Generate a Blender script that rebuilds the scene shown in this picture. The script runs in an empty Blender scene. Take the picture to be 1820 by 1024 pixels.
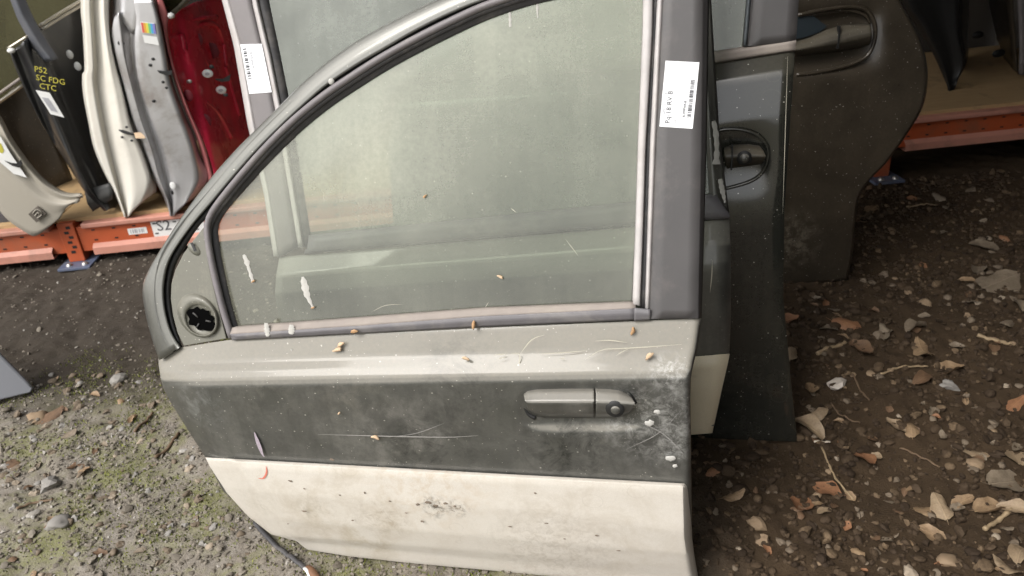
import bpy, bmesh, math, random
import numpy as np
from mathutils import Matrix, Vector

random.seed(7)
rng = np.random.default_rng(11)
scene = bpy.context.scene
COL = scene.collection

# ------------------------------------------------------------------ camera
PITCH, ROLL, CAM_H, FPX = math.radians(27), math.radians(5), 1.30, 1400.0
CAM = np.array([0.0, 0.0, CAM_H])
FWD = np.array([0, math.cos(PITCH), -math.sin(PITCH)])
_r0 = np.array([1.0, 0, 0]); _d0 = np.array([0, -math.sin(PITCH), -math.cos(PITCH)])
RGT = math.cos(ROLL) * _r0 + math.sin(ROLL) * _d0
DWN = -math.sin(ROLL) * _r0 + math.cos(ROLL) * _d0
cam_data = bpy.data.cameras.new('camera')
cam_data.sensor_width = 36.0
cam_data.lens = 36.0 * FPX / 1820.0
cam_data.clip_start = 0.02
cam_data.clip_end = 400
cam_data.dof.use_dof = True
cam_data.dof.focus_distance = 1.55
cam_data.dof.aperture_fstop = 5.6
cam = bpy.data.objects.new('camera', cam_data)
COL.objects.link(cam)
cam.matrix_world = Matrix(((RGT[0], -DWN[0], -FWD[0], CAM[0]), (RGT[1], -DWN[1], -FWD[1], CAM[1]),
                           (RGT[2], -DWN[2], -FWD[2], CAM[2]), (0, 0, 0, 1)))
scene.camera = cam

# ------------------------------------------------------------------ daylight: overcast, open side behind and left of the camera
SUN_EL, SUN_AZ = math.radians(48), math.radians(228)      # azimuth clockwise from +Y
world = bpy.data.worlds.new('World'); scene.world = world; world.use_nodes = True
nt = world.node_tree
bg = nt.nodes['Background']
sky = nt.nodes.new('ShaderNodeTexSky'); sky.sky_type = 'NISHITA'; sky.sun_disc = False
sky.sun_elevation = SUN_EL; sky.sun_rotation = SUN_AZ
sky.air_density = 1.0; sky.dust_density = 4.0; sky.ozone_density = 1.0
hs = nt.nodes.new('ShaderNodeHueSaturation'); hs.inputs['Saturation'].default_value = 0.22
nt.links.new(sky.outputs[0], hs.inputs['Color']); nt.links.new(hs.outputs[0], bg.inputs['Color'])
bg.inputs['Strength'].default_value = 0.15
sun = bpy.data.lights.new('sun', 'SUN'); sun.energy = 1.0; sun.angle = math.radians(25); sun.color = (1, .96, .9)
sun_o = bpy.data.objects.new('sun', sun); COL.objects.link(sun_o)
sd = Vector((math.sin(SUN_AZ) * math.cos(SUN_EL), math.cos(SUN_AZ) * math.cos(SUN_EL), math.sin(SUN_EL)))
sun_o.rotation_euler = sd.to_track_quat('Z', 'Y').to_euler()
scene.view_settings.view_transform = 'Standard'
scene.view_settings.look = 'None'
scene.view_settings.gamma = 1
scene.view_settings.use_curve_mapping = False
scene.view_settings.exposure = .88

# ------------------------------------------------------------------ helpers: survey points from the photograph to places
def rays(p):
    p = np.asarray(p, float)
    return FWD + RGT * ((p[..., 0:1] - 910) / FPX) + DWN * ((p[..., 1:2] - 512) / FPX)
def ground_pt(px, py, z=0.0):
    d = rays((px, py)); return CAM + d * ((z - CAM[2]) / d[2])
def nrm(v): v = np.asarray(v, float); return v / np.linalg.norm(v)

class Frame:
    """a plane standing in the place: origin, right, up and outward axes"""
    def __init__(s, O, U, V):
        s.O = np.asarray(O, float); s.U = nrm(U); s.W = nrm(np.cross(s.U, V)); s.V = np.cross(s.W, s.U)
    @staticmethod
    def standing(A, B, lean_deg):
        U = nrm(B - A); back = nrm(np.cross([0, 0, 1.], U))
        l = math.radians(lean_deg)
        return Frame(A, U, np.array([0, 0, 1.]) * math.cos(l) + back * math.sin(l))
    def tilted(s, O, U, deg):
        f = Frame(O, U, s.V); a = math.radians(deg)
        return Frame(O, f.U, f.V * math.cos(a) - f.W * math.sin(a))
    def at(s, p, w=0.0):
        d = rays(p); w = np.asarray(w, float)
        k = ((s.O - CAM) @ s.W + w) / (d @ s.W)
        return CAM + d * k[..., None]
    def uvw(s, P): q = np.asarray(P) - s.O; return np.stack([q @ s.U, q @ s.V, q @ s.W], -1)
    def pt(s, u, v, w=0.0): return s.O + s.U * u + s.V * v + s.W * w
    def matrix(s):
        return Matrix(((s.U[0], s.V[0], s.W[0], s.O[0]), (s.U[1], s.V[1], s.W[1], s.O[1]), (s.U[2], s.V[2], s.W[2], s.O[2]), (0, 0, 0, 1)))

def thing(name, label, cat, frame=None, loc=None, group=None):
    o = bpy.data.objects.new(name, None); COL.objects.link(o); o.empty_display_size = .1
    o.matrix_world = frame.matrix() if frame else Matrix.Translation(Vector(loc if loc is not None else (0, 0, 0)))
    o['label'] = label; o['category'] = cat
    if group: o['group'] = group
    return o
def tag(o, label=None, cat=None, group=None, kind=None):
    for k, v in (('label', label), ('category', cat), ('group', group), ('kind', kind)):
        if v: o[k] = v
    return o
def root_of(o):
    while o.parent: o = o.parent
    return o
def mesh_obj(name, verts, faces, m, parent=None, smooth=True, local=False):
    """verts in world space unless local; linked under parent, mesh kept in the thing's own axes"""
    v = np.asarray(verts, float).reshape(-1, 3)
    if parent is not None and not local:
        Mi = np.array(root_of(parent).matrix_world.inverted())
        v = v @ Mi[:3, :3].T + Mi[:3, 3]
    me = bpy.data.meshes.new(name)
    me.from_pydata([tuple(x) for x in v], [], faces); me.update()
    if smooth: me.polygons.foreach_set('use_smooth', [True] * len(me.polygons))
    if m: me.materials.append(m)
    o = bpy.data.objects.new(name, me); COL.objects.link(o)
    if parent is not None: o.parent = parent
    return o
def solid(o, t, bevel=0.0, seg=2, offset=-1.0):
    s = o.modifiers.new('thickness', 'SOLIDIFY'); s.thickness = t; s.offset = offset
    if bevel:
        b = o.modifiers.new('edge', 'BEVEL'); b.width = bevel; b.segments = seg; b.limit_method = 'ANGLE'; b.angle_limit = math.radians(50)
        b.harden_normals = False
    return o
def resample(poly, n, mode='arc'):
    p = np.asarray(poly, float)
    if len(p) == 1: return np.repeat(p, n, 0)
    if mode == 'x': t = (p[:, 0] - p[0, 0]) / (p[-1, 0] - p[0, 0])
    else:
        d = np.linalg.norm(np.diff(p, axis=0), axis=1); t = np.r_[0, np.cumsum(d)] / d.sum()
    s = np.linspace(0, 1, n)
    return np.stack([np.interp(s, t, p[:, 0]), np.interp(s, t, p[:, 1])], -1)
def smooth_path(poly, n):
    """Catmull-Rom through the given points"""
    p = np.asarray(poly, float); p = np.vstack([2 * p[0] - p[1], p, 2 * p[-1] - p[-2]])
    out = []
    for i in range(1, len(p) - 2):
        t = np.linspace(0, 1, 12, endpoint=False)[:, None]
        a, b, c, d = p[i - 1], p[i], p[i + 1], p[i + 2]
        out.append(.5 * ((2 * b) + (c - a) * t + (2 * a - 5 * b + 4 * c - d) * t ** 2 + (3 * b - a - 3 * c + d) * t ** 3))
    out = np.vstack(out + [p[-2][None]])
    return resample(out, n)
def grid_faces(R, C, flip=False):
    f = []
    for r in range(R - 1):
        for c in range(C - 1):
            q = (r * C + c, (r + 1) * C + c, (r + 1) * C + c + 1, r * C + c + 1)
            f.append(q[::-1] if flip else q)
    return f
def surf(name, rows, ncols, fr, m, parent, sub=4, wmod=None, flip=False, thick=0.0, bevel=0.0, smooth=True, curve=False, mode='arc'):
    """loft through survey polylines, each at its own offset w from the plane"""
    keys = [(smooth_path(p, ncols) if curve else resample(p, ncols, mode), w) for p, w in rows]
    px, ws = [], []
    for i in range(len(keys) - 1):
        k = sub if isinstance(sub, int) else sub[i]
        for j in range(k):
            t = j / k
            px.append(keys[i][0] * (1 - t) + keys[i + 1][0] * t); ws.append(np.full(ncols, keys[i][1] * (1 - t) + keys[i + 1][1] * t))
    px.append(keys[-1][0]); ws.append(np.full(ncols, float(keys[-1][1])))
    px = np.array(px); ws = np.array(ws)
    if wmod is not None: ws = wmod(px, ws)
    P = fr.at(px, ws)
    o = mesh_obj(name, P, grid_faces(*px.shape[:2], flip=flip), m, parent, smooth)
    if thick: solid(o, thick, bevel)
    return o
def plate(name, poly, fr, m, parent, w=0.0, thick=0.004, bevel=0.0, smooth=False):
    """flat piece with an outline, lying in the plane at offset w"""
    P = fr.at(np.asarray(poly, float), np.full(len(poly), w) if np.isscalar(w) else np.asarray(w))
    bm = bmesh.new(); vs = [bm.verts.new(p) for p in P]; fc = bm.faces.new(vs); fc.normal_update()
    if fc.normal @ Vector(fr.W) < 0: fc.normal_flip()
    bmesh.ops.triangulate(bm, faces=bm.faces[:])
    bm.verts.index_update()
    V = [v.co[:] for v in bm.verts]; Fs = [[v.index for v in q.verts] for q in bm.faces]; bm.free()
    o = mesh_obj(name, V, Fs, m, parent, smooth)
    if thick: solid(o, thick, bevel)
    return o
def tube(name, path, rad, m, parent=None, seg=8, squash=1.0):
    p = np.asarray(path, float); n = len(p)
    T = np.gradient(p, axis=0); T /= np.linalg.norm(T, axis=1)[:, None] + 1e-12
    up = np.array([0, 0, 1.]); V, Fs = [], []
    rad = np.broadcast_to(rad, (n,))
    for i in range(n):
        s = np.cross(T[i], up)
        if np.linalg.norm(s) < 1e-3: s = np.cross(T[i], [1, 0, 0])
        s = nrm(s); b = np.cross(s, T[i])
        for k in range(seg):
            a = 2 * math.pi * k / seg
            V.append(p[i] + rad[i] * (math.cos(a) * s + squash * math.sin(a) * b))
    for i in range(n - 1):
        for k in range(seg):
            Fs.append((i * seg + k, i * seg + (k + 1) % seg, (i + 1) * seg + (k + 1) % seg, (i + 1) * seg + k))
    Fs.append(tuple(range(seg))[::-1]); Fs.append(tuple((n - 1) * seg + k for k in range(seg)))
    return mesh_obj(name, V, Fs, m, parent)
def disc_blob(name, centre, fr, ru, rv, h, m, parent, n=14, jag=0.0, seed=0):
    """low dome on a plane (droppings, rivets, bosses)"""
    r_ = np.random.default_rng(seed); V = []; Fs = []
    rings = [(1, 0), (.85, .55), (.5, .9)]
    jj = 1 + jag * r_.uniform(-1, 1, n)
    for s, hh in rings:
        for k in range(n):
            a = 2 * math.pi * k / n
            V.append(centre + fr.U * (ru * s * jj[k] * math.cos(a)) + fr.V * (rv * s * jj[k] * math.sin(a)) + fr.W * (h * hh))
    V.append(centre + fr.W * h)
    for i in range(2):
        for k in range(n): Fs.append((i * n + k, i * n + (k + 1) % n, (i + 1) * n + (k + 1) % n, (i + 1) * n + k))
    for k in range(n): Fs.append((2 * n + k, 2 * n + (k + 1) % n, 3 * n))
    return mesh_obj(name, V, Fs, m, parent)
def boxes_mesh(name, blist, fr, m, parent, bevel=0.0):
    """boxes (u0,u1,v0,v1,w0,w1) in a frame, one mesh"""
    V, Fs = [], []
    for (a, b, c, d, e, g) in blist:
        n = len(V)
        for (u, v, w) in ((a, c, e), (b, c, e), (b, d, e), (a, d, e), (a, c, g), (b, c, g), (b, d, g), (a, d, g)): V.append(fr.pt(u, v, w))
        for q in ((0, 3, 2, 1), (4, 5, 6, 7), (0, 1, 5, 4), (1, 2, 6, 5), (2, 3, 7, 6), (3, 0, 4, 7)): Fs.append(tuple(n + i for i in q))
    o = mesh_obj(name, V, Fs, m, parent, False)
    if bevel:
        b = o.modifiers.new('edge', 'BEVEL'); b.width = bevel; b.segments = 2
    return o
def lettering(name, s, pos, right, up, size, m, parent, lift=0.0006):
    cu = bpy.data.curves.new(name, 'FONT'); cu.body = s; cu.size = size; cu.extrude = 0.0001; cu.resolution_u = 2
    ob = bpy.data.objects.new(name, cu); COL.objects.link(ob)
    dg = bpy.context.evaluated_depsgraph_get(); dg.update()
    me = bpy.data.meshes.new_from_object(ob.evaluated_get(dg))
    V = np.array([v.co[:] for v in me.vertices]); Fs = [tuple(p.vertices) for p in me.polygons]
    bpy.data.objects.remove(ob); bpy.data.curves.remove(cu); bpy.data.meshes.remove(me)
    R, U = nrm(right), nrm(up); N = np.cross(R, U)
    return mesh_obj(name, np.asarray(pos) + V[:, :1] * R + V[:, 1:2] * U + (V[:, 2:3] + lift) * N, Fs, m, parent, False)

# ------------------------------------------------------------------ materials
class NB:
    def __init__(s, name):
        s.m = bpy.data.materials.new(name); s.m.use_nodes = True; s.t = s.m.node_tree; s.n = s.t.nodes; s.l = s.t.links
        s.b = s.n['Principled BSDF']; s.out = s.n['Material Output']
        s.tc = s.n.new('ShaderNodeTexCoord'); s.co = s.tc.outputs['Object']
    def map(s, scale=(1, 1, 1), rot=(0, 0, 0), loc=(0, 0, 0)):
        k = s.n.new('ShaderNodeMapping'); k.inputs['Scale'].default_value = scale; k.inputs['Rotation'].default_value = rot; k.inputs['Location'].default_value = loc
        s.l.new(s.co, k.inputs[0]); return k.outputs[0]
    def noise(s, scale, detail=4, rough=.55, co=None, dist=0.0):
        k = s.n.new('ShaderNodeTexNoise'); k.inputs['Scale'].default_value = scale; k.inputs['Detail'].default_value = detail
        k.inputs['Roughness'].default_value = rough; k.inputs['Distortion'].default_value = dist
        s.l.new(co or s.co, k.inputs['Vector']); return k.outputs['Fac']
    def voro(s, scale, co=None, feature='F1', out='Distance', rand=1.0):
        k = s.n.new('ShaderNodeTexVoronoi'); k.feature = feature; k.inputs['Scale'].default_value = scale; k.inputs['Randomness'].default_value = rand
        s.l.new(co or s.co, k.inputs['Vector']); return k.outputs[out]
    def ramp(s, x, lo, hi, a=0.0, b=1.0, smooth=False):
        k = s.n.new('ShaderNodeMapRange'); k.inputs['From Min'].default_value = lo; k.inputs['From Max'].default_value = hi
        k.inputs['To Min'].default_value = a; k.inputs['To Max'].default_value = b; k.clamp = True
        if smooth: k.interpolation_type = 'SMOOTHSTEP'
        s.l.new(x, k.inputs['Value']); return k.outputs['Result']
    def math(s, op, a, b=None):
        k = s.n.new('ShaderNodeMath'); k.operation = op
        for i, v in enumerate((a, b)):
            if v is None: continue
            if isinstance(v, (int, float)): k.inputs[i].default_value = v
            else: s.l.new(v, k.inputs[i])
        return k.outputs[0]
    def mix(s, fac, a, b):
        k = s.n.new('ShaderNodeMix'); k.data_type = 'RGBA'
        for sock, v in ((k.inputs[0], fac), (k.inputs[6], a), (k.inputs[7], b)):
            if isinstance(v, (int, float)): sock.default_value = v
            elif isinstance(v, tuple): sock.default_value = (*v[:3], 1)
            else: s.l.new(v, sock)
        return k.outputs[2]
    def sep(s, co=None):
        k = s.n.new('ShaderNodeSeparateXYZ'); s.l.new(co or s.co, k.inputs[0]); return k.outputs
    def spot(s, c, r, soft=.5, stretch=(1, 1, 1)):
        """1 inside a round patch at local point c, fading outwards"""
        k = s.n.new('ShaderNodeVectorMath'); k.operation = 'SUBTRACT'; s.l.new(s.co, k.inputs[0]); k.inputs[1].default_value = c
        j = s.n.new('ShaderNodeVectorMath'); j.operation = 'MULTIPLY'; s.l.new(k.outputs[0], j.inputs[0]); j.inputs[1].default_value = stretch
        q = s.n.new('ShaderNodeVectorMath'); q.operation = 'LENGTH'; s.l.new(j.outputs[0], q.inputs[0])
        return s.ramp(q.outputs['Value'], r * (1 - soft), r, 1, 0, True)
    def bump(s, h, strength=.3, dist=.002):
        k = s.n.new('ShaderNodeBump'); k.inputs['Strength'].default_value = strength; k.inputs['Distance'].default_value = dist
        s.l.new(h, k.inputs['Height']); s.l.new(k.outputs[0], s.b.inputs['Normal'])
    def set(s, **kw):
        for k, v in kw.items():
            sock = s.b.inputs[k.replace('_', ' ')]
            if isinstance(v, tuple): sock.default_value = (*v[:3], 1)
            elif isinstance(v, (int, float)): sock.default_value = v
            else: s.l.new(v, sock)
        return s
def plain(name, c, rough=.5, metal=0.0, var=.25, scale=30, dirt=None, dirt_amt=.4, bump=0.0, coat=0.0):
    b = NB(name)
    n = b.noise(scale, 5, .6)
    dk = tuple(x * (1 - var) for x in c); lt = tuple(min(1, x * (1 + var)) for x in c)
    col = b.mix(n, dk, lt)
    rg = b.ramp(n, .3, .7, max(0, rough - .08), min(1, rough + .08))
    if dirt:
        d = b.ramp(b.noise(scale * .35, 6, .7, dist=.4), .5, .72, 0, dirt_amt)
        col = b.mix(d, col, dirt)
    b.set(Base_Color=col, Roughness=rg, Metallic=metal)
    if coat: b.set(Coat_Weight=coat, Coat_Roughness=.08)
    if bump: b.bump(b.noise(scale * 6, 4), bump, .001)
    return b.m

def paint(name, base, dust=(.34, .31, .25), dust_up=.5, dust_all=.25, rough=.3, specks=1.0, patches=(), streak=1.0, coat=.6, metal=.2, level=None):
    """weathered car paint: clear coat, dust film (thicker on upward facing sheet metal), rain streaks, pale specks"""
    b = NB(name)
    geo = b.n.new('ShaderNodeNewGeometry')
    nz = b.sep(geo.outputs['Normal'])[2]
    n1 = b.noise(9, 6, .65, dist=.3); n2 = b.noise(140, 5, .7)
    stv = b.noise(1.0, 5, .6, co=b.map((55, 5, 5)))
    up = b.ramp(nz, .12, .42, 0, dust_up, True)
    up = b.math('MULTIPLY', up, b.ramp(n2, .2, .7, .7, 1.1))
    film = b.math('MULTIPLY', b.ramp(n1, .3, .72, .15, 1), dust_all)
    film = b.math('MULTIPLY', film, b.ramp(stv, .3, .7, 1 - .6 * streak, 1 + .4 * streak))
    film = b.math('MULTIPLY', film, b.ramp(n2, .3, .65, .6, 1.25))
    d = b.math('MINIMUM', b.math('MAXIMUM', up, film), 1.0)
    col = b.mix(b.noise(600, 2), tuple(x * .85 for x in base), tuple(x * 1.15 for x in base))
    col = b.mix(d, col, dust)
    # rings and dried run marks
    ring = b.voro(16, co=b.map((1, 1.3, 1), loc=(.3, .1, 0)))
    col = b.mix(b.math('MULTIPLY', b.ramp(b.math('ABSOLUTE', b.math('SUBTRACT', ring, .32)), 0, .02, .22, 0), b.ramp(n1, .45, .6)), col, tuple(x * .6 for x in dust))
    if specks:
        v = b.voro(95, co=b.map((1, 1.4, 1))); vc = b.voro(95, co=b.map((1, 1.4, 1)), out='Color')
        hit = b.math('MULTIPLY', b.math('LESS_THAN', v, .17), b.math('GREATER_THAN', b.sep(vc)[0], 1 - .11 * specks))
        v2 = b.voro(240); vc2 = b.voro(240, out='Color')
        hit2 = b.math('MULTIPLY', b.math('LESS_THAN', v2, .2), b.math('GREATER_THAN', b.sep(vc2)[1], 1 - .09 * specks))
        col = b.mix(b.math('MULTIPLY', b.math('MAXIMUM', hit, hit2), .7), col, (.55, .53, .47))
    rgh = b.ramp(d, 0, .6, rough, min(.75, rough + .35))
    for (c, r, pc, amt, sc) in patches:
        k = b.math('MULTIPLY', b.spot(c, r, .85), b.ramp(b.noise(sc, 7, .78, dist=.5), .46, .62, 0, amt))
        col = b.mix(k, col, pc)
    b.set(Base_Color=col, Roughness=rgh, Metallic=b.ramp(d, 0, .4, metal, 0), Coat_Weight=b.ramp(d, 0, .7, coat, coat * .55), Coat_Roughness=.07)
    b.bump(b.math('ADD', b.noise(300, 3), b.math('MULTIPLY', d, .6)), .06, .001)
    return b.m

def dusty_glass(name, tint=(.72, .80, .72), dust=(.40, .43, .37), film=.5, fade=None, patch=None):
    b = NB(name)
    n1 = b.noise(5, 5, .6, dist=.5); n2 = b.noise(120, 5, .7)
    st = b.noise(1.0, 5, .6, co=b.map((26, 2.5, 4)), dist=.5)
    f = b.math('MULTIPLY', b.ramp(n1, .25, .75, .72, 1.25), film)
    f = b.math('MULTIPLY', f, b.ramp(st, .3, .7, .9, 1.08))
    f = b.math('MULTIPLY', f, b.ramp(n2, .3, .7, .9, 1.1))
    if fade:    # film thins towards the lower edge
        yy = b.math('ADD', b.sep()[1], b.math('MULTIPLY', b.math('SUBTRACT', n1, .5), .14))
        f = b.math('MULTIPLY', f, b.ramp(yy, fade[0], fade[1], fade[2], 1, True))
    for (c, r, amt) in (patch or ()):
        f = b.math('MULTIPLY', f, b.math('ADD', 1.0, b.math('MULTIPLY', b.spot(c, r, 1.0), amt)))
    v = b.voro(110); vc = b.sep(b.voro(110, out='Color'))
    sp = b.math('MULTIPLY', b.math('LESS_THAN', v, .16), b.math('GREATER_THAN', vc[0], .94))
    f = b.math('MINIMUM', b.math('ADD', f, b.math('MULTIPLY', sp, .25)), .97)
    # fine wiping scratches
    sc = b.noise(1.0, 3, .6, co=b.map((12, 420, 4), rot=(0, 0, .12)))
    f = b.math('ADD', f, b.ramp(sc, .66, .72, 0, .06))
    tr = b.n.new('ShaderNodeBsdfTransparent'); tr.inputs[0].default_value = (*tint, 1)
    df = b.n.new('ShaderNodeBsdfDiffuse'); b.l.new(b.mix(n2, tuple(x * .92 for x in dust), tuple(x * 1.08 for x in dust)), df.inputs[0])
    m1 = b.n.new('ShaderNodeMixShader'); b.l.new(f, m1.inputs[0]); b.l.new(tr.outputs[0], m1.inputs[1]); b.l.new(df.outputs[0], m1.inputs[2])
    gl = b.n.new('ShaderNodeBsdfGlossy'); gl.inputs['Roughness'].default_value = .09
    fr = b.n.new('ShaderNodeFresnel'); fr.inputs[0].default_value = 1.5
    m2 = b.n.new('ShaderNodeMixShader'); b.l.new(b.math('MULTIPLY', fr.outputs[0], 1.3), m2.inputs[0]); b.l.new(m1.outputs[0], m2.inputs[1]); b.l.new(gl.outputs[0], m2.inputs[2])
    b.l.new(m2.outputs[0], b.out.inputs[0]); b.n.remove(b.b)
    return b.m

M = {}
M['rubber'] = plain('rubber', (.05, .048, .05), .6, dirt=(.22, .2, .18), dirt_amt=.5, scale=40)
M['tube_rubber'] = plain('seal_rubber', (.16, .145, .15), .55, dirt=(.3, .28, .25), dirt_amt=.4, scale=40)
M['belt_top'] = plain('belt_rubber_dusty', (.26, .225, .20), .75, dirt=(.36, .32, .26), dirt_amt=.5, scale=25, bump=.1)
M['belt_face'] = plain('belt_rubber', (.135, .128, .135), .55, dirt=(.3, .28, .25), dirt_amt=.5, scale=25)
M['strip'] = plain('window_channel_grey', (.44, .415, .405), .55, dirt=(.35, .3, .25), dirt_amt=.3, scale=30)
M['pillar'] = plain('pillar_vinyl', (.066, .062, .062), .5, dirt=(.24, .21, .19), dirt_amt=.35, scale=14, bump=.05)
M['black'] = plain('black_plastic', (.012, .012, .012), .5)
M['dark_shell'] = plain('dark_shell', (.04, .04, .038), .6, dirt=(.12, .1, .08))
M['paper'] = plain('label_paper', (.82, .83, .85), .45, var=.03)
M['ink'] = plain('ink', (.06, .06, .065), .7)
M['ink_grey'] = plain('ink_grey', (.35, .35, .37), .7)
M['dropping'] = plain('dropping', (.42, .41, .38), .9, var=.2, scale=200)
M['seed'] = plain('seed_husk', (.40, .24, .12), .7, var=.4, scale=120)
M['seed_pale'] = plain('seed_pale', (.55, .40, .26), .7, var=.3, scale=120)
M['navy_trim2'] = plain('window_channel_teal', (.10, .115, .125), .5, var=.15, scale=12)
M['glass2'] = dusty_glass('dusty_glass_behind', film=.38)
M['glass3'] = dusty_glass('dusty_glass_dark', film=.2, dust=(.25, .25, .2))

# ------------------------------------------------------------------ ground
def vnoise(x, y, seed):
    def h(i, j):
        n = np.sin(i * 127.1 + j * 311.7 + seed * 74.7) * 43758.5453
        return n - np.floor(n)
    xi, yi = np.floor(x), np.floor(y); fx, fy = x - xi, y - yi
    fx = fx * fx * (3 - 2 * fx); fy = fy * fy * (3 - 2 * fy)
    return (h(xi, yi) * (1 - fx) + h(xi + 1, yi) * fx) * (1 - fy) + (h(xi, yi + 1) * (1 - fx) + h(xi + 1, yi + 1) * fx) * fy
def ground_h(x, y):
    x = np.asarray(x, float); y = np.asarray(y, float)
    z = (vnoise(x * 2.3, y * 2.3, 1) - .5) * .03 + (vnoise(x * 7, y * 7, 2) - .5) * .016
    z += (vnoise(x * 21, y * 21, 3) - .5) * .012 + (vnoise(x * 55, y * 55, 4) - .5) * .009 + (vnoise(x * 120, y * 120, 6) - .5) * .005
    return z - .012
def ground_material():
    b = NB('soil')
    x, y, z = b.sep()
    n1 = b.noise(2.2, 5, .6); n2 = b.noise(30, 6, .65); n3 = b.noise(220, 4, .7)
    side = b.ramp(b.math('ADD', x, b.math('MULTIPLY', b.math('SUBTRACT', n1, .5), .6)), -.45, .55, 0, 1, True)
    grit = b.mix(n3, (.14, .123, .10), (.36, .325, .28))
    grit = b.mix(b.ramp(n2, .4, .65, 0, .7), grit, (.185, .158, .125))
    soil = b.mix(n3, (.028, .018, .0095), (.088, .058, .033))
    soil = b.mix(b.ramp(n2, .45, .7), soil, (.045, .029, .016))
    col = b.mix(side, grit, soil)
    moss = b.math('MULTIPLY', b.ramp(b.noise(5.5, 5, .7, dist=.6), .44, .62), b.ramp(n3, .3, .6, .3, 1))
    moss = b.math('MULTIPLY', moss, b.ramp(side, 0, .6, .8, 0))
    moss = b.math('MULTIPLY', moss, b.ramp(y, 1.9, 2.5, 1, 0))
    col = b.mix(moss, col, (.165, .175, .045))
    rack_shade = b.math('MULTIPLY', b.ramp(b.math('ADD', y, b.math('MULTIPLY', n1, .5)), 2.05, 2.5, 0, .9, True), b.ramp(x, -.4, .3, 1, 0))
    col = b.mix(rack_shade, col, (.032, .024, .017))  # painted shade darkening the left ground near the rack
    b.set(Base_Color=col, Roughness=.92, Specular_IOR_Level=.25)
    b.bump(b.math('ADD', n3, b.math('MULTIPLY', n2, .6)), .7, .006)
    return b.m
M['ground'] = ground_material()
gx = np.arange(-3.2, 3.6, .0125); gy = np.arange(.3, 4.4, .0125)
XX, YY = np.meshgrid(gx, gy)
V = np.stack([XX, YY, ground_h(XX, YY)], -1).reshape(-1, 3)
C_, R_ = len(gx), len(gy)
idx = np.arange(R_ * C_).reshape(R_, C_)
quads = np.stack([idx[:-1, :-1], idx[:-1, 1:], idx[1:, 1:], idx[1:, :-1]], -1).reshape(-1, 4)
def np_mesh(name, V, faces, m, smooth=False):
    """V (n,3); faces (k,s) array"""
    me = bpy.data.meshes.new(name); k, s = faces.shape
    me.vertices.add(len(V)); me.vertices.foreach_set('co', np.ascontiguousarray(V, dtype=np.float32).ravel())
    me.loops.add(k * s); me.loops.foreach_set('vertex_index', np.ascontiguousarray(faces, dtype=np.int32).ravel())
    me.polygons.add(k); me.polygons.foreach_set('loop_start', np.arange(0, k * s, s, dtype=np.int32)); me.polygons.foreach_set('loop_total', np.full(k, s, dtype=np.int32))
    me.polygons.foreach_set('use_smooth', np.full(k, smooth))
    me.update(calc_edges=True); me.validate()
    if m: me.materials.append(m)
    o = bpy.data.objects.new(name, me); COL.objects.link(o); return o
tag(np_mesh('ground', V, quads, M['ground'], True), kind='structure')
# the yard beyond, one sheet to the horizon with a hole where the near ground lies
E_ = 150
bx0, bx1, by0, by1 = gx[0] + .02, gx[-1] - .02, gy[0] + .02, gy[-1] - .02
ov = [(-E_, -E_, -.014), (E_, -E_, -.014), (E_, E_, -.014), (-E_, E_, -.014), (bx0, by0, -.04), (bx1, by0, -.04), (bx1, by1, -.04), (bx0, by1, -.04)]
og = mesh_obj('yard', ov, [(0, 1, 5, 4), (1, 2, 6, 5), (2, 3, 7, 6), (3, 0, 4, 7)], M['ground'], None, False)
tag(og, kind='structure')

# ------------------------------------------------------------------ shed over the racks (open on the camera's side)
M['sheet'] = plain('unseen_roof_sheet', (.085, .075, .062), .6, dirt=(.1, .08, .06), scale=6)
M['timber'] = plain('old_timber', (.14, .10, .065), .8, scale=12)
shed = thing('shed', 'open fronted storage shed of dull corrugated sheet over the racks', 'shed', loc=(0, 4.6, 0))
M['back_sheet'] = plain('back_wall_sheet', (.035, .028, .021), .8, dirt=(.06, .05, .035), scale=4)
def corrugated(name, A, B, up, pitch=.08, amp=.012, m='sheet'):
    """sheet from A along B-A, extruded by up"""
    A, B, up = map(np.asarray, (A, B, up)); L = np.linalg.norm(B - A); n = int(L / pitch * 4); N = nrm(np.cross(B - A, up))
    t = np.linspace(0, 1, n); base = A + (B - A) * t[:, None] + N * (amp * np.sin(t * L / pitch * 2 * math.pi))[:, None]
    V = np.stack([base, base + up]); return mesh_obj(name, V, grid_faces(2, n), M[m], shed)
corrugated('back_wall', np.array([-5, 4.6, -.02]), np.array([2.95, 4.6, -.02]), np.array([0, 0, 2.9]), .25, .006, 'back_sheet')
corrugated('front_shade_wall', np.array([2.88, -.6, -.02]), np.array([.66, -.6, -.02]), np.array([0, 0, 2.55]))  # unseen wall added to keep daylight off the right side
corrugated('side_shade_wall', np.array([2.9, 4.58, -.02]), np.array([2.9, -.62, -.02]), np.array([0, 0, 2.75]))  # added out of view to block the sky at right
# roof: unseen; edge shaped to shade the right and open the left
rv = [(-5.5, 4.7, 2.95), (-5.5, 3.2, 2.82), (-1.5, 2.75, 2.78), (.02, .75, 2.65), (.35, -.7, 2.58), (3.1, -.7, 2.58), (3.1, 4.7, 2.95)]
solid(mesh_obj('blocker_roof', rv, [tuple(range(len(rv)))], M['sheet'], shed, False), .04)

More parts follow.
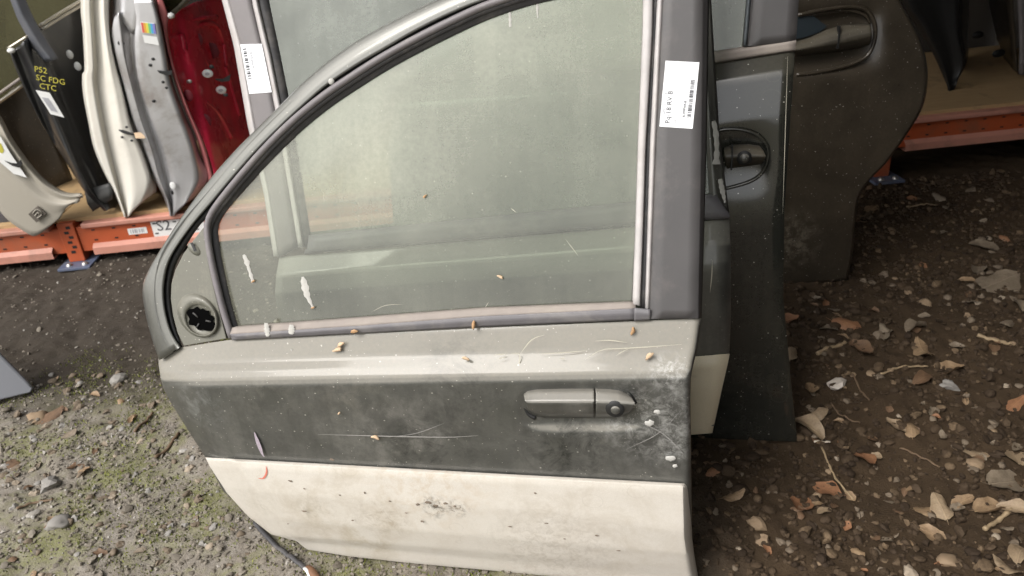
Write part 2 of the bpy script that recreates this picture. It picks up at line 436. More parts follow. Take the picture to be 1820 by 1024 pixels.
# unseen building added behind the camera to cut low skylight
M['blocker_green_sheet'] = plain('blocker_green_sheet', (.10, .125, .085), .6, scale=4)
blocker = thing('blocker', 'added unseen green sheet clad barn across the yard from the shed', 'blocker', loc=(3, -6, 0))
boxes_mesh('blocker_wall', [(.5, 9, -.02, 3.6, -6, 0)], Frame((0, -6, 0), (1, 0, 0), (0, 0, 1)), M['blocker_green_sheet'], blocker)
solid(mesh_obj('blocker_roof', [(.2, -5.6, 3.5), (9.3, -5.6, 3.5), (9.3, -9, 5.2), (.2, -9, 5.2), (.2, -12.4, 3.5), (9.3, -12.4, 3.5)], [(0, 1, 2, 3), (3, 2, 5, 4)], M['sheet'], blocker, False), .03)

# ------------------------------------------------------------------ pallet rack along the back
RK = Frame.standing(ground_pt(150, 468), ground_pt(1570, 318), 0)
M['orange'] = plain('rack_orange', (.42, .085, .028), .45, var=.18, scale=9, dirt=(.17, .095, .06), dirt_amt=.85)
M['orange_lit'] = plain('rack_lip_lit', (.50, .23, .17), .5, var=.15, scale=14, dirt=(.22, .13, .095), dirt_amt=.8)  # lighter copy of the orange: light on the lips put into colour
def ply_material():
    b = NB('plywood')
    g = b.noise(1.0, 6, .65, co=b.map((5, 40, 40), rot=(0, 0, .1)), dist=.8)
    col = b.mix(g, (.30, .19, .085), (.50, .345, .18))
    col = b.mix(b.ramp(b.noise(9, 6, .7, dist=.6), .55, .72, 0, .7), col, (.12, .085, .05))
    b.set(Base_Color=col, Roughness=.75); b.bump(g, .2, .002); return b.m
M['ply'] = ply_material()
M['steel_blue'] = plain('footplate_paint', (.09, .11, .17), .5, dirt=(.2, .19, .17), dirt_amt=.5)
M['zinc'] = plain('zinc', (.45, .44, .42), .35, metal=.8)
M['tag_white'] = plain('tag_white', (.7, .7, .68), .5, var=.08)
rack = thing('pallet_rack', 'orange pallet rack with plywood deck holding the car parts', 'rack', RK)
UP = [RK.uvw(RK.at((128, 440)))[0] * 1.0, 0, 0]
u_left = float(RK.uvw(RK.at((130, 440)))[0]); u_right = float(RK.uvw(RK.at((1572, 270)))[0])
zb = .04; zt = .175; ZB, ZT = zb, zt; RISE = .085     # the right bay hangs one slot higher
def beam(u0, u1, dz=0.0):
    zb, zt = ZB + dz, ZT + dz
    b = boxes_mesh('beam', [(u0, u1, zb + .012, zt - .012, -.05, -.006)], RK, M['orange'], rack, .002)
    boxes_mesh('lip', [(u0 + .03, u1 - .03, zt - .016, zt + .006, -.05, .012)], RK, M['orange_lit'], b, .005)
    # lower lip: folded outward
    prof = [(zb + .045, -.004), (zb + .03, .016), (zb, .016), (zb, -.05)]
    V = []; Fs = []
    for u in (u0 + .05, u1 - .05):
        for (v, w) in prof: V.append(RK.pt(u, v, w))
    for i in range(3): Fs.append((i, i + 1, 4 + i + 1, 4 + i))
    solid(mesh_obj('lip', V, Fs, M['orange_lit'], b, False), .003)
    n = int((u1 - u0) / .085); sl = []
    for i in range(n):
        u = u0 + .06 + i * .085
        sl.append((u, u + .014, zt - .034, zt - .028, -.02, -.0045)); sl.append((u, u + .014, zb + .056, zb + .062, -.02, -.0045))
    pf = boxes_mesh('perforations', sl, RK, M['black'], b); pf['kind'] = 'stuff'
    return b
beam(u_left - 2.3, u_left - .035); b_mid = beam(u_left + .035, u_right - .035); beam(u_right + .035, u_right + 1.27, RISE)
def upright(u, dz=0.0):
    zt, zb = ZT + dz, ZB + dz
    p = boxes_mesh('upright', [(u - .034, u + .034, .01, zt + .0, -.10, -.052), (u - .034, u + .034, .012, zt + .012, -.051, .004)], RK, M['orange'], rack, .004)
    boxes_mesh('footplate', [(u - .06, u + .075, 0, .012, -.09, .07)], RK, M['steel_blue'], p, .002)
    for du in (-.02, .045):
        disc_blob('bolt', RK.pt(u + du, .012, .04), Frame(RK.pt(u, 0, 0), RK.U, -RK.W), .014, .014, .012, M['zinc'], p, 10)
    sl = [(u - .012 + (k % 2) * .012, u + .006 + (k % 2) * .012, zb + .012 + k * .022, zb + .024 + k * .022, 0, .0052) for k in range(6)]
    pf = boxes_mesh('slots', sl, RK, M['black'], p); pf['kind'] = 'stuff'
    return p
upright(u_left); upright(u_right, RISE)
for (a, b_) in ((u_left - 2.3, u_left - .05), (u_left - .046, u_left + 1.16), (u_left + 1.164, u_left + 2.38), (u_left + 2.384, u_right - .01), (u_right - .006, u_right + 1.27)):
    r_ = RISE if a > u_right - .1 else 0
    boxes_mesh('deck_board', [(a, b_, zt + .004 + r_, zt + .022 + r_, -1.12, -.03)], RK, M['ply'], rack, .002)
boxes_mesh('beam', [(u_left - 2.3, u_right + 1.27, zb, zt, -1.15, -1.10)], RK, M['orange'], rack)
# printed location labels on the middle beam
fb = Frame(RK.pt(0, 0, -.006), RK.U, RK.V)
def on_beam(px): return fb.uvw(fb.at(px))
a, c = on_beam((228, 413)), on_beam((262, 411))
boxes_mesh('barcode_label', [(a[0], c[0], a[1] - .012, a[1] + .016, -.002, .001)], fb, M['tag_white'], b_mid)
boxes_mesh('label_print', [(a[0] + .01 + i * .009, a[0] + .013 + i * .009 + .002 * (i % 3), a[1] - .006, a[1] + .010, -.002, .0016) for i in range(7)], fb, M['ink_grey'], b_mid)
d = on_beam((272, 412))
boxes_mesh('bay_label', [(d[0], d[0] + .22, zb + .028, zt - .022, -.002, .001)], fb, M['tag_white'], b_mid)
lettering('bay_number', 'S2', fb.pt(d[0] + .02, zb + .07, .001), RK.U, RK.V, .065, M['ink'], b_mid, .001)

# ------------------------------------------------------------------ generic pieces for a stack door
def bolt_hole(name, px, fr, ru, rv, parent, m='black', w=.0012):
    P = fr.at(px, w)
    return disc_blob(name, P, fr, ru, rv, .0012, M[m], parent, 12)

# ------------------------------------------------------------------ FRONT DOOR
FD = Frame.standing(ground_pt(545, 978), ground_pt(1240, 1046), 5)
front = thing('car_door', 'dull green front door with arched window and cream lower panel, nearest in the stack', 'car door', FD, group='car doors leaning in a stack on the ground')
sillL, sillR = FD.at((410, 600)), FD.at((1247, 565))
FU = FD.tilted(sillL, sillR - sillL, 14)
def fl(px, w=.04, fr=FD): return tuple(FD.uvw(fr.at(px, w)))
GREEN = (.112, .114, .108)
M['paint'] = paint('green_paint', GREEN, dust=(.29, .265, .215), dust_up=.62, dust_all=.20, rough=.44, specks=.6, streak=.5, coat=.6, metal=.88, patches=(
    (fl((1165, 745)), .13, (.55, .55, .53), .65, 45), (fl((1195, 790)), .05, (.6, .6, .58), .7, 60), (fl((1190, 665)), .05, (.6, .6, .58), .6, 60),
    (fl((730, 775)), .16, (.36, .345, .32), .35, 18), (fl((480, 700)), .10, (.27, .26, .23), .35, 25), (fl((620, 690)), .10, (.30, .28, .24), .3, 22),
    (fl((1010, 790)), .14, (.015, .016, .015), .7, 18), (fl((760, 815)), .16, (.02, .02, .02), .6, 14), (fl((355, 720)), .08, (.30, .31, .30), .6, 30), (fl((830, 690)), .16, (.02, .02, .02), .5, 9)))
M['paint_frame'] = paint('green_paint_frame', GREEN, dust=(.38, .365, .305), dust_up=.22, dust_all=.16, rough=.40, specks=.4, streak=.3, coat=.6, metal=.88)
CREAM = (.58, .545, .49)
M['cream'] = paint('cream_cladding', CREAM, dust=(.38, .33, .26), dust_up=.12, dust_all=.30, rough=.42, specks=0, streak=.4, coat=.15, metal=0, patches=(
    (fl((775, 896)), .045, (.06, .05, .04), 1.0, 70), (fl((815, 898)), .035, (.08, .065, .05), 1.0, 80), (fl((600, 900)), .35, (.40, .345, .27), .5, 9), (fl((1050, 960)), .35, (.42, .37, .30), .45, 12), (fl((680, 915)), .09, (.30, .25, .19), .7, 30), (fl((560, 905)), .07, (.33, .29, .22), .6, 40),
    (fl((980, 985)), .20, (.34, .30, .25), .55, 60), (fl((640, 960)), .12, (.36, .30, .21), .7, 16), (fl((450, 895)), .08, (.38, .35, .29), .5, 20), (fl((760, 838)), .20, (.45, .36, .26), .55, 40)))
# --- painted sheet metal below the window
rows = [([(281, 628), (322, 617), (410, 604), (700, 588), (1000, 576), (1247, 566)], .0),
        ([(282, 648), (1240, 618)], .021), ([(284, 662), (1233, 646)], .036), ([(286, 675), (1230, 659)], .0445), ([(290, 690), (1228, 674)], .0482),
        ([(303, 715), (1227, 706)], .047), ([(330, 758), (1228, 765)], .043), ([(364, 811), (1229, 858)], .037), ([(397, 874), (1229, 905)], .030), ([(500, 950), (1232, 1015)], .012)]
def skin_mod(px, w):
    x, y = px[..., 0], px[..., 1]
    # hollow behind the handle, open below
    dx = (x - 1040) / 112; dy = (y - 724) / 40
    rr = np.clip(np.sqrt(dx ** 4 + dy ** 4), 0, 1.4)
    w = w - .0085 * np.clip(1.15 - rr, 0, 1) ** .7 * (np.abs(dx) < 1.1)
    # rolled ends of the panel
    L = np.clip(1 - (x - x[:, :1]) / 60, 0, 1); Rr = np.clip(1 - (x[:, -1:] - x) / 9, 0, 1)
    w = w - .030 * L ** 2 - .010 * Rr ** 2
    # shallow dents
    for (cx, cy, r, a) in ((600, 745, 60, .0025), (860, 770, 80, .003), (450, 740, 50, .002)):
        w = w - a * np.exp(-((x - cx) ** 2 + 2 * (y - cy) ** 2) / r ** 2)
    return w
skin = surf('door_skin', rows, 180, FD, M['paint'], front, sub=[5, 5, 4, 3, 9, 10, 10, 6, 6], wmod=skin_mod, mode='x', thick=.012, bevel=.002)
# --- cream lower cladding, proud of the skin
crows = [([(365, 813), (640, 828), (850, 840), (1229, 860)], .040), ([(367, 817), (640, 833), (850, 845), (1229, 865)], .049), ([(372, 828), (1229, 875)], .051),
         ([(398, 868), (700, 893), (960, 908), (1230, 946)], .050), ([(403, 876), (700, 901), (960, 917), (1230, 954)], .0485),
         ([(441, 918), (1234, 985)], .040), ([(482, 950), (1238, 1010)], .026), ([(527, 962), (1242, 1030)], .013), ([(546, 977), (620, 989), (720, 1000), (850, 1012), (1000, 1026), (1246, 1050)], .004)]
def clad_mod(px, w):
    x, y = px[..., 0], px[..., 1]
    xc = 418 + (y - 822) * .80
    w = w - .00055 * np.clip(xc - x, 0, 75) + .0022 * np.exp(-((x - xc) / 9) ** 2) * (y < 965)
    e = np.clip(1 - (x[:, -1:] - x) / 15, 0, 1)
    return w - .036 * e ** 1.3
clad = surf('cladding', crows, 170, FD, M['cream'], front, sub=[2, 3, 8, 2, 8, 6, 5, 4], wmod=clad_mod, thick=.010, bevel=.002)
inner_rows = [([(300, 640), (1215, 600)], -.03), ([(330, 740), (1212, 720)], -.012), ([(410, 870), (1212, 900)], -.015), ([(560, 955), (1220, 1005)], -.02)]
surf('inner_panel', inner_rows, 24, FD, M['dark_shell'], front, sub=5, thick=.045, bevel=.008)
# --- painted window frame, arch
outer = [(283, 640), (275, 618), (265, 585), (257, 550), (253, 512), (265, 478), (295, 428), (330, 375), (380, 310), (420, 265), (450, 235), (500, 185), (545, 141), (600, 96), (665, 55), (775, 0), (850, -30), (950, -58), (1080, -78), (1180, -86), (1262, -88)]
inner = [(322, 616), (306, 590), (297, 560), (293, 530), (294, 500), (301, 467), (316, 438), (345, 398), (381, 357), (420, 311), (460, 266), (510, 216), (560, 171), (590, 147), (640, 115), (690, 86), (740, 57), (800, 27), (860, 3), (960, -25), (1080, -45), (1180, -52), (1258, -54)]
N_ = 110
so, si = smooth_path(outer, N_), smooth_path(inner, N_)
def lerp(a, b, t): return [tuple(q) for q in a * (1 - t) + b * t]
surf('window_frame', [(lerp(so, si, 0), -.012), (lerp(so, si, .08), -.004), (lerp(so, si, .25), .0005), (lerp(so, si, .6), .0045), (lerp(so, si, .93), .004), (lerp(so, si, 1), -.004)], N_, FU, M['paint_frame'], front, sub=[2, 3, 3, 3, 2], thick=.02)
# black gap between frame and rubber
seal_in = [(322, 612), (312, 590), (304, 560), (300, 530), (301, 502), (308, 472), (322, 445), (350, 403), (374, 378), (425, 316), (472, 264), (522, 215), (572, 173), (620, 140), (680, 103), (740, 69), (800, 40), (868, 11), (960, -17), (1080, -36), (1180, -43)]
sg = smooth_path(seal_in, N_)
surf('frame_gap', [(lerp(si, sg, -.1), -.004), (lerp(si, sg, 1.1), -.006)], N_, FU, M['black'], front, sub=2, thick=.01)
# rubber seal that runs round the glass
seal_path = [(412, 600), (404, 575), (395, 545), (385, 505), (376, 465), (370, 430), (368, 405), (373, 385), (388, 361), (425, 315), (472, 262), (522, 213), (572, 172), (620, 139), (680, 101), (740, 68), (800, 38), (868, 8), (960, -20), (1080, -40), (1150, -44)]
sp = smooth_path(seal_path, 90)
tube('window_seal', FU.at(sp, .004), .0068, M['tube_rubber'], front, 10)
tube('window_seal', FU.at(sp[14:] + np.array([4.5, 8]), -.003), .0052, M['rubber'], front, 8)
lip = np.array(sp); nx = np.gradient(lip, axis=0); nx = np.stack([-nx[:, 1], nx[:, 0]], -1); nx /= np.linalg.norm(nx, axis=1)[:, None]
wid = np.interp(np.arange(90), [0, 18, 30, 60, 89], [16, 20, 24, 26, 24])[:, None]
surf('seal_lip', [([tuple(q) for q in lip + nx * 4], -.004), ([tuple(q) for q in lip + nx * wid], -.0105)], 90, FU, M['rubber'], front, sub=2, thick=.002)
# --- glass
M['glass'] = dusty_glass('dusty_glass', film=.42, tint=(.66, .72, .62), dust=(.375, .38, .305), fade=(fl((760, 540), -.012, FU)[1], fl((760, 200), -.012, FU)[1], .55),
                         patch=((fl((640, 240), -.012, FU), .26, .55), (fl((1020, 300), -.012, FU), .30, -.34), (fl((560, 480), -.012, FU), .12, -.3), (fl((900, 60), -.012, FU), .15, .25)))
gpoly = [tuple(q) for q in lip + nx * 3]
gpoly = gpoly[2:-1] + [(1150, -36), (1122, 542), (430, 580)]
glass = plate('window_glass', gpoly, FU, M['glass'], front, -.0120, .0)
# --- mirror sail: recessed plate where the mirror was unbolted
M['sail'] = paint('sail_paint', (.085, .088, .072), dust=(.30, .275, .22), dust_up=.35, dust_all=.45, rough=.4, specks=.6, coat=.2)
sail = [(366, 398), (350, 418), (326, 450), (311, 480), (304, 505), (303, 532), (307, 562), (315, 592), (326, 615), (402, 602), (394, 570), (384, 530), (374, 485), (367, 440)]
sl_o = plate('mirror_sail', sail, FU, M['sail'], front, .001, .012, .002)
fs_ = Frame(FU.O + FU.W * .001, FU.U, FU.V)
def ell(cx, cy, a, b, deg, n=48, jag=0, seed=0):
    t = np.linspace(0, 2 * math.pi, n); r_ = np.random.default_rng(seed); k = 1 + jag * r_.uniform(-1, 1, n); k[-1] = k[0]; d = math.radians(deg)
    x, y = a * k * np.cos(t), b * k * np.sin(t)
    return np.stack([cx + x * math.cos(d) - y * math.sin(d), cy + x * math.sin(d) + y * math.cos(d)], -1)[::-1]
tl = lambda q: [tuple(p) for p in q]
surf('mirror_boss', [(tl(ell(352, 561, 43, 33, 52)), .0), (tl(ell(353, 563, 40, 30, 52)), .007), (tl(ell(354, 565, 34, 27, 52)), .010), (tl(ell(356, 568, 30, 25, 50)), .008), (tl(ell(357, 569, 28, 23, 50)), .0035), (tl(ell(357, 569, 4, 4, 50)), .0035)], 48, fs_, M['sail'], sl_o, sub=2)
M['void'] = plain('hole_interior', (.003, .003, .003), 1.0); M['void'].node_tree.nodes['Principled BSDF'].inputs['Specular IOR Level'].default_value = 0
plate('mirror_hole', tl(ell(357, 568, 25, 19, 38, 30, .17, 5)[:-1]), fs_, M['void'], sl_o, .0075, .0006)
for a_, b__ in (((343, 556), (352, 564)), ((375, 572), (366, 570)), ((349, 583), (354, 575))):
    tube('hole_tab', fs_.at(np.array([a_, b__], float), .0085), .0018, M['dark_shell'], sl_o, 6)
pc = np.array((345, 443)); 
disc_blob('plug', fs_.at(pc, .0), Frame(FU.O, nrm(FU.at((358, 452)) - FU.at((336, 432))), FU.V), .017, .010, .005, M['sail'], sl_o, 16)
plate('plug_slot', [(338, 432), (342, 431), (349, 445), (345, 447)], fs_, M['black'], sl_o, .0058, .0008)
# --- belt moulding under the glass
surf('belt_moulding', [([(412, 580), (640, 563), (860, 546), (1128, 535)], -.012), ([(411, 583), (640, 566), (860, 549), (1129, 538)], .004), ([(409, 594), (640, 579), (860, 562), (1130, 548)], .011)], 60, FU, M['belt_top'], front, sub=3, thick=.006)
surf('belt_moulding', [([(409, 594), (640, 579), (860, 562), (1130, 548)], .0115), ([(411, 599), (640, 584), (860, 570), (1130, 557)], .0125), ([(412, 605), (640, 593), (860, 581), (1130, 569)], .006)], 60, FU, M['belt_face'], front, sub=3, thick=.008)
surf('belt_end_cap', [([(1127, 547), (1156, 550)], .012), ([(1127, 557), (1156, 558)], .014), ([(1127, 571), (1156, 569)], .008)], 8, FU, M['belt_face'], front, sub=3, thick=.01)
# --- window channel, groove and pillar cover
surf('window_channel', [([(1143, -44), (1141, 60), (1133, 260), (1128, 420), (1123, 540)], -.008), ([(1146, -44), (1144, 60), (1136, 260), (1131, 420), (1126, 541)], .006), ([(1160, -44), (1157, 60), (1146, 260), (1141, 420), (1136, 543)], .007), ([(1163, -44), (1161, 60), (1149, 260), (1144, 420), (1139, 545)], -.004)], 40, FU, M['strip'], front, sub=2, flip=True, thick=.006)
surf('channel_groove', [([(1162, -44), (1148, 260), (1138, 548)], -.004), ([(1172, -44), (1157, 260), (1147, 548)], -.004)], 20, FU, M['rubber'], front, sub=2, flip=True, thick=.005)
surf('pillar_edge', [([(1170, -44), (1155, 260), (1146, 549)], .004), ([(1176, -44), (1161, 260), (1150, 549)], .009), ([(1181, -44), (1166, 260), (1155, 549)], .004)], 20, FU, M['strip'], front, sub=2, flip=True, thick=.005)
surf('pillar_cover', [([(1177, -60), (1163, 260), (1152, 550), (1151, 567)], .002), ([(1183, -60), (1168, 260), (1157, 550), (1156, 567)], .0075), ([(1248, -60), (1245, 260), (1240, 566)], .0075), ([(1262, -88), (1256, 260), (1247, 565)], -.010)], 40, FU, M['pillar'], front, sub=[3, 4, 4], flip=True, thick=.02)
# --- parts label on the pillar
lab = [(1183, 108), (1243, 111), (1231, 229), (1172, 225)]
label = plate('parts_label', lab, FU, M['paper'], front, .0082, .0006)
def label_print(corners, fr, w, parent, full=True):
    A, B, Cc, Dd = [fr.at(np.array(p, float), w) for p in corners]      # TL TR BR BL as seen; the print runs from bottom to top
    X = nrm((A + B) / 2 - (Cc + Dd) / 2); Y = -nrm((B + Cc) / 2 - (A + Dd) / 2); Y = nrm(Y - X * (X @ Y))
    L = np.linalg.norm((A + B) / 2 - (Cc + Dd) / 2); H = np.linalg.norm((B + Cc) / 2 - (A + Dd) / 2)
    O = Cc; f2 = Frame(O, X, Y)
    # origin bottom right as seen = lower left of the print
    bars = []; t = .05 * L
    rr = random.Random(3)
    x_ = .16 * L
    while x_ < .74 * L:
        wd = rr.choice((.006, .010, .016)) * L; bars.append((x_, x_ + wd, .08 * H, .20 * H, -.0003, .0007)); x_ += wd + rr.choice((.008, .012, .018)) * L
    boxes_mesh('barcode', bars, f2, M['ink'], parent)
    if full:
        lettering('barcode_number', 'K99P6K8', f2.pt(.17 * L, .26 * H, 0), X, Y, .085 * H * 1.5, M['ink'], parent)
        lettering('label_line', 'Lp: 1', f2.pt(.06 * L, .52 * H, 0), X, Y, .15 * H, M['ink_grey'], parent)
        lettering('label_line', 'Pq-18 RV B', f2.pt(.06 * L, .70 * H, 0), X, Y, .21 * H, M['ink'], parent)
        lettering('label_line', 'GPS 10/1/2018', f2.pt(.19 * L, .87 * H, 0), X, Y, .11 * H, M['ink_grey'], parent)
label_print(lab, FU, .0084, label)
# --- handle: lever, cap with lock, recess lip
M['handle'] = paint('handle_paint', (.112, .114, .108), dust=(.27, .245, .2), dust_up=.5, dust_all=.25, rough=.36, specks=.3, metal=.85)
handle = surf('door_handle', [([(930, 700), (936, 693), (955, 690), (1000, 689), (1055, 689)], .038), ([(931, 703), (940, 699), (960, 697), (1056, 696)], .056), ([(933, 712), (945, 713), (965, 713), (1056, 713)], .070), ([(934, 716), (946, 717), (966, 717), (1056, 717)], .071), ([(938, 728), (952, 732), (970, 734), (1056, 735)], .064), ([(942, 735), (955, 740), (970, 742), (1055, 743)], .044)], 40, FD, M['handle'], front, sub=4, thick=.008)
cap = surf('key_cap', [([(1058, 689), (1085, 690), (1102, 693), (1117, 701)], .038), ([(1059, 696), (1100, 700), (1124, 708)], .056), ([(1059, 713), (1100, 714), (1128, 716)], .069), ([(1059, 717), (1100, 718), (1128, 720)], .070), ([(1059, 735), (1095, 735), (1122, 731)], .064), ([(1058, 743), (1085, 743), (1105, 741), (1119, 735)], .044)], 30, FD, M['handle'], handle, sub=4, thick=.008)
fk = Frame(FD.at(np.array((1093, 727.)), .0690), FD.U, FD.V)
kb = disc_blob('lock_barrel', fk.O, fk, .0170, .0170, .0030, M['black'], cap, 20)
disc_blob('lock_face', fk.pt(.001, -.001, .0015), fk, .0095, .0095, .0028, M['handle'], cap, 18)
hb = smooth_path([(929, 705), (932, 694), (945, 688), (1000, 686), (1060, 686), (1105, 689), (1122, 699), (1130, 716)], 40)
tube('handle_gasket', FD.at(hb, .0385), .0042, M['black'], handle, 6)
hb2 = smooth_path([(929, 706), (932, 722), (940, 736), (952, 743)], 16)
tube('handle_gasket', FD.at(hb2, .038), .0046, M['black'], handle, 6)
# --- marks that sit on the door: droppings, rivet, scratches, painted reflection lines
def dropping(pts, fr, w, parent, widths, h=.0012):
    p = smooth_path(pts, 16); P = fr.at(p, w); d_ = np.gradient(P, axis=0); d_ /= np.linalg.norm(d_, axis=1)[:, None]; s_ = np.cross(fr.W, d_)
    wd = np.interp(np.linspace(0, 1, 16), np.linspace(0, 1, len(widths)), widths) * (1 + .22 * np.sin(np.arange(16) * 1.9 + pts[0][0]))
    V = []; Fs = []
    for i in range(16):
        for k, (a_, hh) in enumerate(((-1, 0), (-.5, .8), (.1, 1), (.6, .7), (1, 0))): V.append(P[i] + s_[i] * a_ * wd[i] + fr.W * h * hh)
    for i in range(15):
        for k in range(4): Fs.append((i * 5 + k, i * 5 + k + 1, (i + 1) * 5 + k + 1, (i + 1) * 5 + k))
    return mesh_obj('dropping_glint', V, Fs, M['dropping'], parent)
dropping([(433, 453), (438, 464), (443, 480), (448, 496), (450, 503)], FU, -.0115, front, [.003, .006, .003, .004, .003])
dropping([(538, 492), (541, 505), (546, 525), (553, 540), (556, 546)], FU, -.0115, front, [.003, .008, .007, .004, .002])
dropping([(473, 574), (474, 585), (476, 598)], FU, .0125, front, [.004, .006, .004])
dropping([(518, 577), (518, 585), (517, 594)], FU, .0125, front, [.004, .007, .005])
dropping([(518, 620), (519, 630)], FD, .012, front, [.002, .003], .001)
dropping([(905, 3), (906, 20), (907, 48)], FU, -.0115, front, [.0022, .0024, .0022], .0006)  # thin white streak painting a bright reflection high on the glass
dropping([(955, -5), (955, 18), (956, 33)], FU, -.0115, front, [.0022, .0022, .0008], .0005)  # second painted reflection streak beside it
for p, r_ in (((1168, 732), .006), ((1155, 752), .008), ((1192, 815), .008), ((1200, 828), .005)): disc_blob('dropping_glint', FD.at(np.array(p, float), .045), FD, r_, r_ * .8, .002, M['dropping'], front, 12, .3, int(p[0]))
disc_blob('rivet', FU.at(np.array((589., 145)), .005), FU, .0062, .0062, .004, M['dropping'], front, 12)
M['scratch_glint'] = plain('scratch_glint', (.52, .49, .40), .6, var=.1)
def scratch_glint(pts, fr, w, wd=.0009, m='scratch_glint', parent=None, h=.0004):
    p = smooth_path(pts, 14); P = fr.at(p, w); d_ = np.gradient(P, axis=0); d_ /= np.linalg.norm(d_, axis=1)[:, None]; s_ = np.cross(fr.W, d_)
    tw = wd * np.sin(np.linspace(.15, math.pi - .15, 14))[:, None]
    V = np.concatenate([P - s_ * tw + fr.W * h, P + s_ * tw + fr.W * h]); Fs = [(i, i + 14, i + 15, i + 1) for i in range(13)]
    return mesh_obj('scratch_glint', V, Fs, M[m], parent or front, False)
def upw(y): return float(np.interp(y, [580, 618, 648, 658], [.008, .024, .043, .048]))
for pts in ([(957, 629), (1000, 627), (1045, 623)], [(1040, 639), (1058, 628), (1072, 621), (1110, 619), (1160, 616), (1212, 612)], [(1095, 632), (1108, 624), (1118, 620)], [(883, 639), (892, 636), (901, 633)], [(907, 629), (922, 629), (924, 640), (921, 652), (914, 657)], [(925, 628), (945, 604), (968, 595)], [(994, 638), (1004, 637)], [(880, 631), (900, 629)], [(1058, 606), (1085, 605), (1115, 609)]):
    scratch_glint(pts, FD, upw(pts[0][1]) + .002)  # pale lines painting roof and sky gap reflections onto the door
for pts in ([(1005, 425), (1015, 438), (1028, 455)], [(660, 555), (685, 543), (715, 541)], [(860, 550), (866, 541), (868, 537)], [(908, 370), (918, 378)]):
    scratch_glint(pts, FU, -.0116, .00035)
M['web'] = plain('cobweb', (.26, .25, .235), .9, var=.3, scale=300)
scratch_glint([(565, 772), (640, 774), (720, 776), (800, 777), (850, 774)], FD, .045, .0012, 'web')
scratch_glint([(690, 777), (740, 770), (790, 752)], FD, .0455, .0006, 'web')
scratch_glint([(1110, 800), (1170, 770), (1215, 725)], FD, .0455, .0006, 'web')
scratch_glint([(1135, 750), (1180, 772), (1222, 815)], FD, .0455, .0007, 'web')
M['red_crayon'] = plain('red_crayon', (.55, .17, .12), .8)
scratch_glint([(473, 828), (474, 840), (468, 850), (459, 850)], FD, .0515, .0022, 'red_crayon')
M['purple_chalk'] = plain('purple_chalk', (.34, .29, .33), .9, var=.3, scale=300)
scratch_glint([(452, 768), (458, 785), (466, 806), (470, 812)], FD, .044, .0045, 'purple_chalk')

# ------------------------------------------------------------------ REAR DOOR of the same car, second in the stack
A2 = ground_pt(560, 838, .0); 
P_l = CAM + rays((478, 440)) * ((1.72) / rays((478, 440))[1]); P_r = CAM + rays((1297, 480)) * ((1.46) / rays((1297, 480))[1])
R2 = Frame.standing(np.array([P_l[0], P_l[1] - .05, 0]), np.array([P_r[0], P_r[1] - .05, 0]), 5)
rear = thing('car_door', 'green rear car door with grey pillar label, standing right behind the front door', 'car door', R2, group='car doors leaning in a stack on the ground')
s2L, s2R = R2.at((500, 452)), R2.at((1297, 385))
U2 = R2.tilted(s2L, s2R - s2L, 9)
M['paint2'] = paint('green_paint_behind', GREEN, dust=(.31, .29, .23), dust_up=.4, dust_all=.2, rough=.36, specks=.5, metal=.88)
M['cream2'] = paint('cream_behind', (.66, .58, .42), dust=(.42, .36, .27), dust_up=.1, dust_all=.15, rough=.45, specks=0, coat=.1, metal=0, streak=.2)
surf('door_skin', [([(496, 456), (1297, 388)], .0), ([(490, 490), (1299, 430)], .03), ([(488, 525), (1300, 470)], .04), ([(505, 620), (1300, 560)], .038), ([(525, 690), (1297, 632)], .033), ([(560, 790), (1270, 758)], .02)], 60, R2, M['paint2'], rear, sub=6, thick=.014, bevel=.002,
     wmod=lambda px, w: w - .016 * np.clip(1 - (px[:, -1:, 0] - px[..., 0]) / 24, 0, 1) ** 2)
surf('cladding', [([(522, 690), (1297, 629)], .038), ([(525, 700), (1294, 645)], .046), ([(545, 760), (1283, 692)], .044), ([(575, 825), (1266, 770)], .016)], 50, R2, M['cream2'], rear, sub=5, thick=.012, bevel=.002,
     wmod=lambda px, w: w - .016 * np.clip(1 - (px[:, -1:, 0] - px[..., 0]) / 8, 0, 1))
surf('inner_panel', [([(520, 480), (1280, 415)], -.02), ([(530, 620), (1280, 560)], -.012), ([(580, 780), (1250, 745)], -.02)], 20, R2, M['dark_shell'], rear, sub=5, thick=.05, bevel=.008)
M['pillar2'] = plain('pillar_vinyl_behind', (.17, .155, .155), .5, dirt=(.26, .23, .21), dirt_amt=.35, scale=14, bump=.05)
surf('pillar_cover', [([(402, -140), (402, 0), (424, 80), (446, 200), (470, 320), (492, 456)], .002), ([(408, -140), (408, 0), (430, 80), (452, 200), (476, 320), (497, 456)], .008), ([(444, -140), (444, 0), (468, 100), (488, 200), (528, 440)], .008)], 40, U2, M['pillar2'], rear, sub=4, flip=True, thick=.02)
surf('pillar_edge', [([(391, -140), (394, 0), (415, 80), (440, 224), (468, 340), (486, 456)], -.014), ([(396, -140), (399, 0), (421, 80), (446, 224), (472, 340), (490, 456)], .006), ([(401, -140), (404, 0), (426, 80), (450, 224), (476, 340), (494, 456)], .009)], 40, U2, M['strip'], rear, sub=3, flip=True, thick=.01)
surf('pillar_edge', [([(445, -140), (447, 0), (470, 100), (490, 200), (530, 440)], .006), ([(452, -140), (454, 0), (478, 100), (498, 200), (538, 440)], .012), ([(456, -140), (458, 0), (482, 100), (502, 200), (541, 440)], .005)], 40, U2, M['strip'], rear, sub=2, flip=True, thick=.006)
surf('window_channel', [([(457, -140), (460, 0), (484, 100), (503, 200), (542, 440)], .003), ([(474, -140), (478, 0), (499, 100), (515, 180), (556, 440)], -.010)], 40, U2, M['rubber'], rear, sub=2, flip=True, thick=.008)
